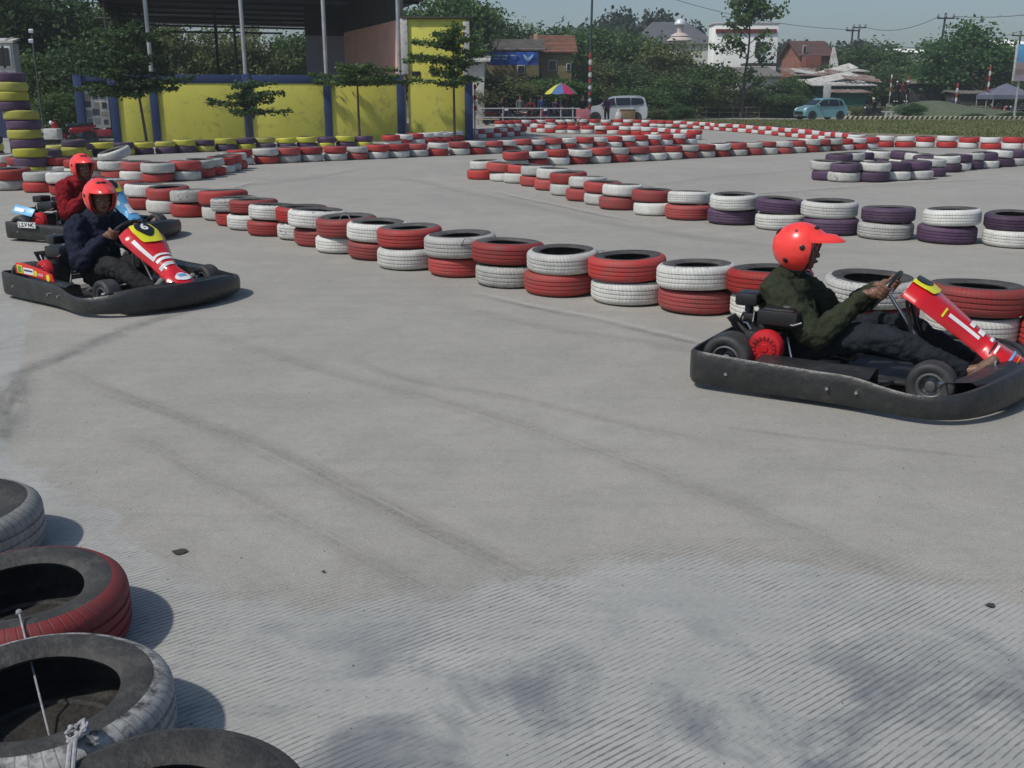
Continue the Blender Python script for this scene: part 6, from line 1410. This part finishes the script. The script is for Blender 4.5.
def bike(label, loc, rz, c, kind=None, scale=1.0):
    k = ('bike', c)
    paint = plain('bike_paint_%d' % int(c[0] * 100 + c[2] * 7), c, .3)
    t = empty('motorcycle', loc, rz, label, 'motorcycle', 'parked motorcycles'); t.scale = (scale,) * 3
    if 'bikew' not in PROTO:
        q = MB(); q.X = Matrix.Rotation(R(90), 4, 'X'); q.tube([(.24 * math.cos(a), .24 * math.sin(a), 0) for a in np.linspace(0, 6.2832, 24, endpoint=False)], .05, 8, closed=True); q.lathe([(.0001, -.03), (.20, -.01), (.20, .01), (.0001, .03)], 12); PROTO['bikew'] = q.mesh('wheel', SLICK)
    for x in (.62, -.58): o = bpy.data.objects.new('wheel', PROTO['bikew']); col.objects.link(o); o.parent = t; o.location = (x, 0, .29)
    b = MB(); b.tube([(.62, .07, .29), (.50, .07, .85)], .022, 7); b.tube([(.62, -.07, .29), (.50, -.07, .85)], .022, 7); b.tube([(.5, 0, .8), (.05, 0, .42), (-.58, 0, .29)], .035, 7); b.ell((.02, 0, .34), (.2, .13, .13), 10); b.build('frame', BLKM, t)
    b = MB(); limb(b, [(.50, 0, .80), (.42, 0, .55), (.20, 0, .42)], [.11, .14, .08]); limb(b, [(-.05, 0, .60), (-.45, 0, .66), (-.80, 0, .74)], [.13, .12, .04]); b.ell((.63, 0, .52), (.20, .06, .05), 10); b.build('bodywork', paint, t)
    b = MB(); limb(b, [(.08, 0, .74), (-.3, 0, .76), (-.68, 0, .80)], [.08, .12, .07], flat=.8); b.build('seat', BLK, t)
    b = MB(); b.tube([(.42, .34, .98), (.48, .12, .96), (.48, -.12, .96), (.42, -.34, .98)], .016, 7); b.tube([(.47, .2, .97), (.47, .27, 1.12)], .006, 5); b.tube([(.47, -.2, .97), (.47, -.27, 1.12)], .006, 5); b.build('handlebar', BLKM, t)
    b = MB(); b.ell((.60, 0, .86), (.06, .09, .07), 12); b.build('headlight', plain('headlight_glass', (.7, .72, .74), .1), t); return t
def gx(u, Y): return (xat(u, Y, .8), Y, 0.0)
bike('dark red motorcycle parked behind the pipe railing, left of the crowd', gx(496, 63), R(20), (.10, .012, .02)); bike('black motorcycle parked behind the railing, under the spreading tree', gx(516, 64), R(150), (.012, .012, .014)); bike('maroon motorcycle behind the railing, left of the umbrella', gx(535, 63), R(-15), (.16, .015, .03)); bike('dark blue motorcycle parked below the umbrella', gx(556, 64), R(170), (.02, .02, .06)); bike('black motorcycle between the umbrella and the pink board', gx(572, 65), R(30), (.02, .02, .02))
bike('glossy red motorcycle by the blue pillar at the left end of the wall', gx(70, 33.5), R(-150), (.30, .01, .02), scale=.95)
G2 = 'onlookers by the railing'
for a in [('person in black crouching shape behind the railing at its left end', gx(502, 62.2), R(-80), CL['black'], DEN, 'sit'), ('person in white shirt among the parked motorcycles', gx(520, 65), R(-60), CL['grey'], DEN, 'stand'), ('person in maroon shirt sitting left of the umbrella pole', gx(531, 63), R(-100), CL['maroon'], DEN, 'sit'), ('person in dark blue shirt standing left of the umbrella', gx(542, 65.5), R(-90), CL['blue'], DEN, 'stand'),
          ('person in black standing right under the umbrella', gx(567, 64.6), R(-90), CL['black'], DEN, 'stand'), ('person in purple sitting below the umbrella', gx(556, 63.6), R(-70), CL['purple'], DEN, 'sit'), ('person in dark clothes standing left of the lamp pole', gx(583, 66), R(-90), CL['black'], CL['black'], 'stand'), ('person in dark purple shirt standing before the silver minivan', gx(607, 66.8), R(-120), CL['purple'], DEN, 'stand')]:
    person(*a[:3], a[3], a[4], a[5], group=G2)
sc_ = bike('dark scooter ridden along the road behind the teal car', gx(873, 80), R(175), (.015, .015, .02)); person('rider in black with a white helmet on the road scooter', gx(873, 80), R(175), CL['black'], DEN, 'sit', head=plain('white_helmet_shell', (.75, .75, .75), .3))
for a in [('person in black with white cap standing leftmost on the mound', 895, CL['black']), ('person in dark maroon standing second on the mound', 901, CL['maroon']), ('person in black and white helmet standing right of two others on the mound', 905, CL['black'])]:
    q = gx(a[1], 90); person(a[0], (q[0], 90, 1.25), R(-90), a[2], DEN, 'stand', head=plain('white_helmet_shell', (.75, .75, .75), .3) if 'white' in a[0] else None, group='people on the mound')
for i, (u, lab, c) in enumerate([(952, 'person in blue clothes standing before the dark stall', CL['blue']), (962, 'person in grey top right of the stall striped pole', CL['grey'])]): person(lab, gx(u, 95), R(-90), c, DEN, 'stand', group='people by the stalls')
bike('colourful red parked motorcycle by the rail fence, left of the tent', gx(1000, 89), R(10), (.25, .05, .04)); bike('dark parked motorcycle at the right edge below the tent', gx(1018, 88.5), R(170), (.05, .05, .07))
# umbrella
um = empty('market_umbrella', gx(561, 65.3), 0, 'market umbrella with yellow, blue, red and green panels over the motorcycles', 'umbrella'); zt2 = at(561, 83, 65.3).z; ze2 = at(561, 93.5, 65.3).z; UC = [(.55, .52, .05), (.06, .13, .32), (.42, .02, .10), (.05, .2, .08)]
for i in range(8):
    a0, a1 = [math.pi * 2 * (i + k_) / 8 + .1 for k_ in (0, 1)]; b = MB(); rows = []
    for f in (0, .35, .7, 1.0):
        z = zt2 - (zt2 - ze2) * f ** 1.5; r_ = 1.05 * f; rows.append([Vector((r_ * math.cos(a0 + (a1 - a0) * g_), r_ * math.sin(a0 + (a1 - a0) * g_), z + .05 * math.sin(math.pi * g_) * -f)) for g_ in (0, .5, 1)])
    b.grid(rows + [[q - Vector((0, 0, .01)) for q in r__] for r__ in rows[::-1]], cv=True); ci = {3: 0, 4: 0, 5: 1, 6: 2, 7: 3, 0: 2, 1: 1, 2: 3}[i]; b.build('panel', plain('umbrella_panel_%d' % ci, UC[ci], .7), um)
b = MB(); b.cyl((0, 0, 0), (0, 0, zt2 + .1), .025, 8); b.build('pole', GALV, um)
b = MB(); a = at(576, 121, 62.5); c = at(590, 109, 62.5); b.box(((a.x + c.x) / 2, 62.5, (max(0, a.z) + c.z) / 2), (c.x - a.x, .3, c.z - max(0, a.z))); tag(b.build('pink_board', mat('faded_pink', (.42, .13, .16), .8, var=.15), bevel=.02), 'faded pink board standing left of the silver minivan', 'board')
b = MB(); b.box((xat(628, 66.5), 66.5, .42), (.9, .6, .84)); b.box((xat(628, 66.5), 66.5, .86), (.96, .66, .05)); tag(b.build('wooden_crate', mat('brown_crate', (.20, .14, .08), .9, var=.3), bevel=.02), 'brown wooden crate beside the minivan', 'crate')
b = MB(); b.ell((xat(619, 66.3), 66.3, .38), (.26, .22, .40), 12); b.ell((xat(619, 66.3), 66.3, .78), (.10, .09, .12), 10); tag(b.build('cloth_sack', WHP), 'pale upright sack between the minivan door and the crate', 'sack')
b = MB(); b.box((xat(488, 62), 62, .35), (1.4, .6, .06)); [b.box((xat(488, 62) + sx, 62 + sy, .17), (.05, .05, .34)) for sx in (-.6, .6) for sy in (-.25, .25)]; tag(b.build('bench', mat('pale_wood', (.36, .3, .2), .8, var=.2), bevel=.01), 'pale wooden bench behind the railing near the wall end', 'bench')

# ================================================================== HAZE
hb = MB(); hb.box((0, 260, 19.2), (1500, 640, 41.0)); hz = hb.build('haze', [], smooth=False)
hm = bpy.data.materials.new('haze_air'); hm.use_nodes = True; N = hm.node_tree.nodes; N.remove(N['Principled BSDF'])
pv = N.new('ShaderNodeVolumePrincipled'); pv.inputs['Color'].default_value = (.80, .86, .90, 1); pv.inputs['Density'].default_value = 0.0010; pv.inputs['Anisotropy'].default_value = 0.2
hm.node_tree.links.new(pv.outputs[0], N['Material Output'].inputs['Volume']); hz.data.materials.append(hm); tag(hz, 'pale daylight haze in the air over the track and the far houses', 'haze', kind='stuff')
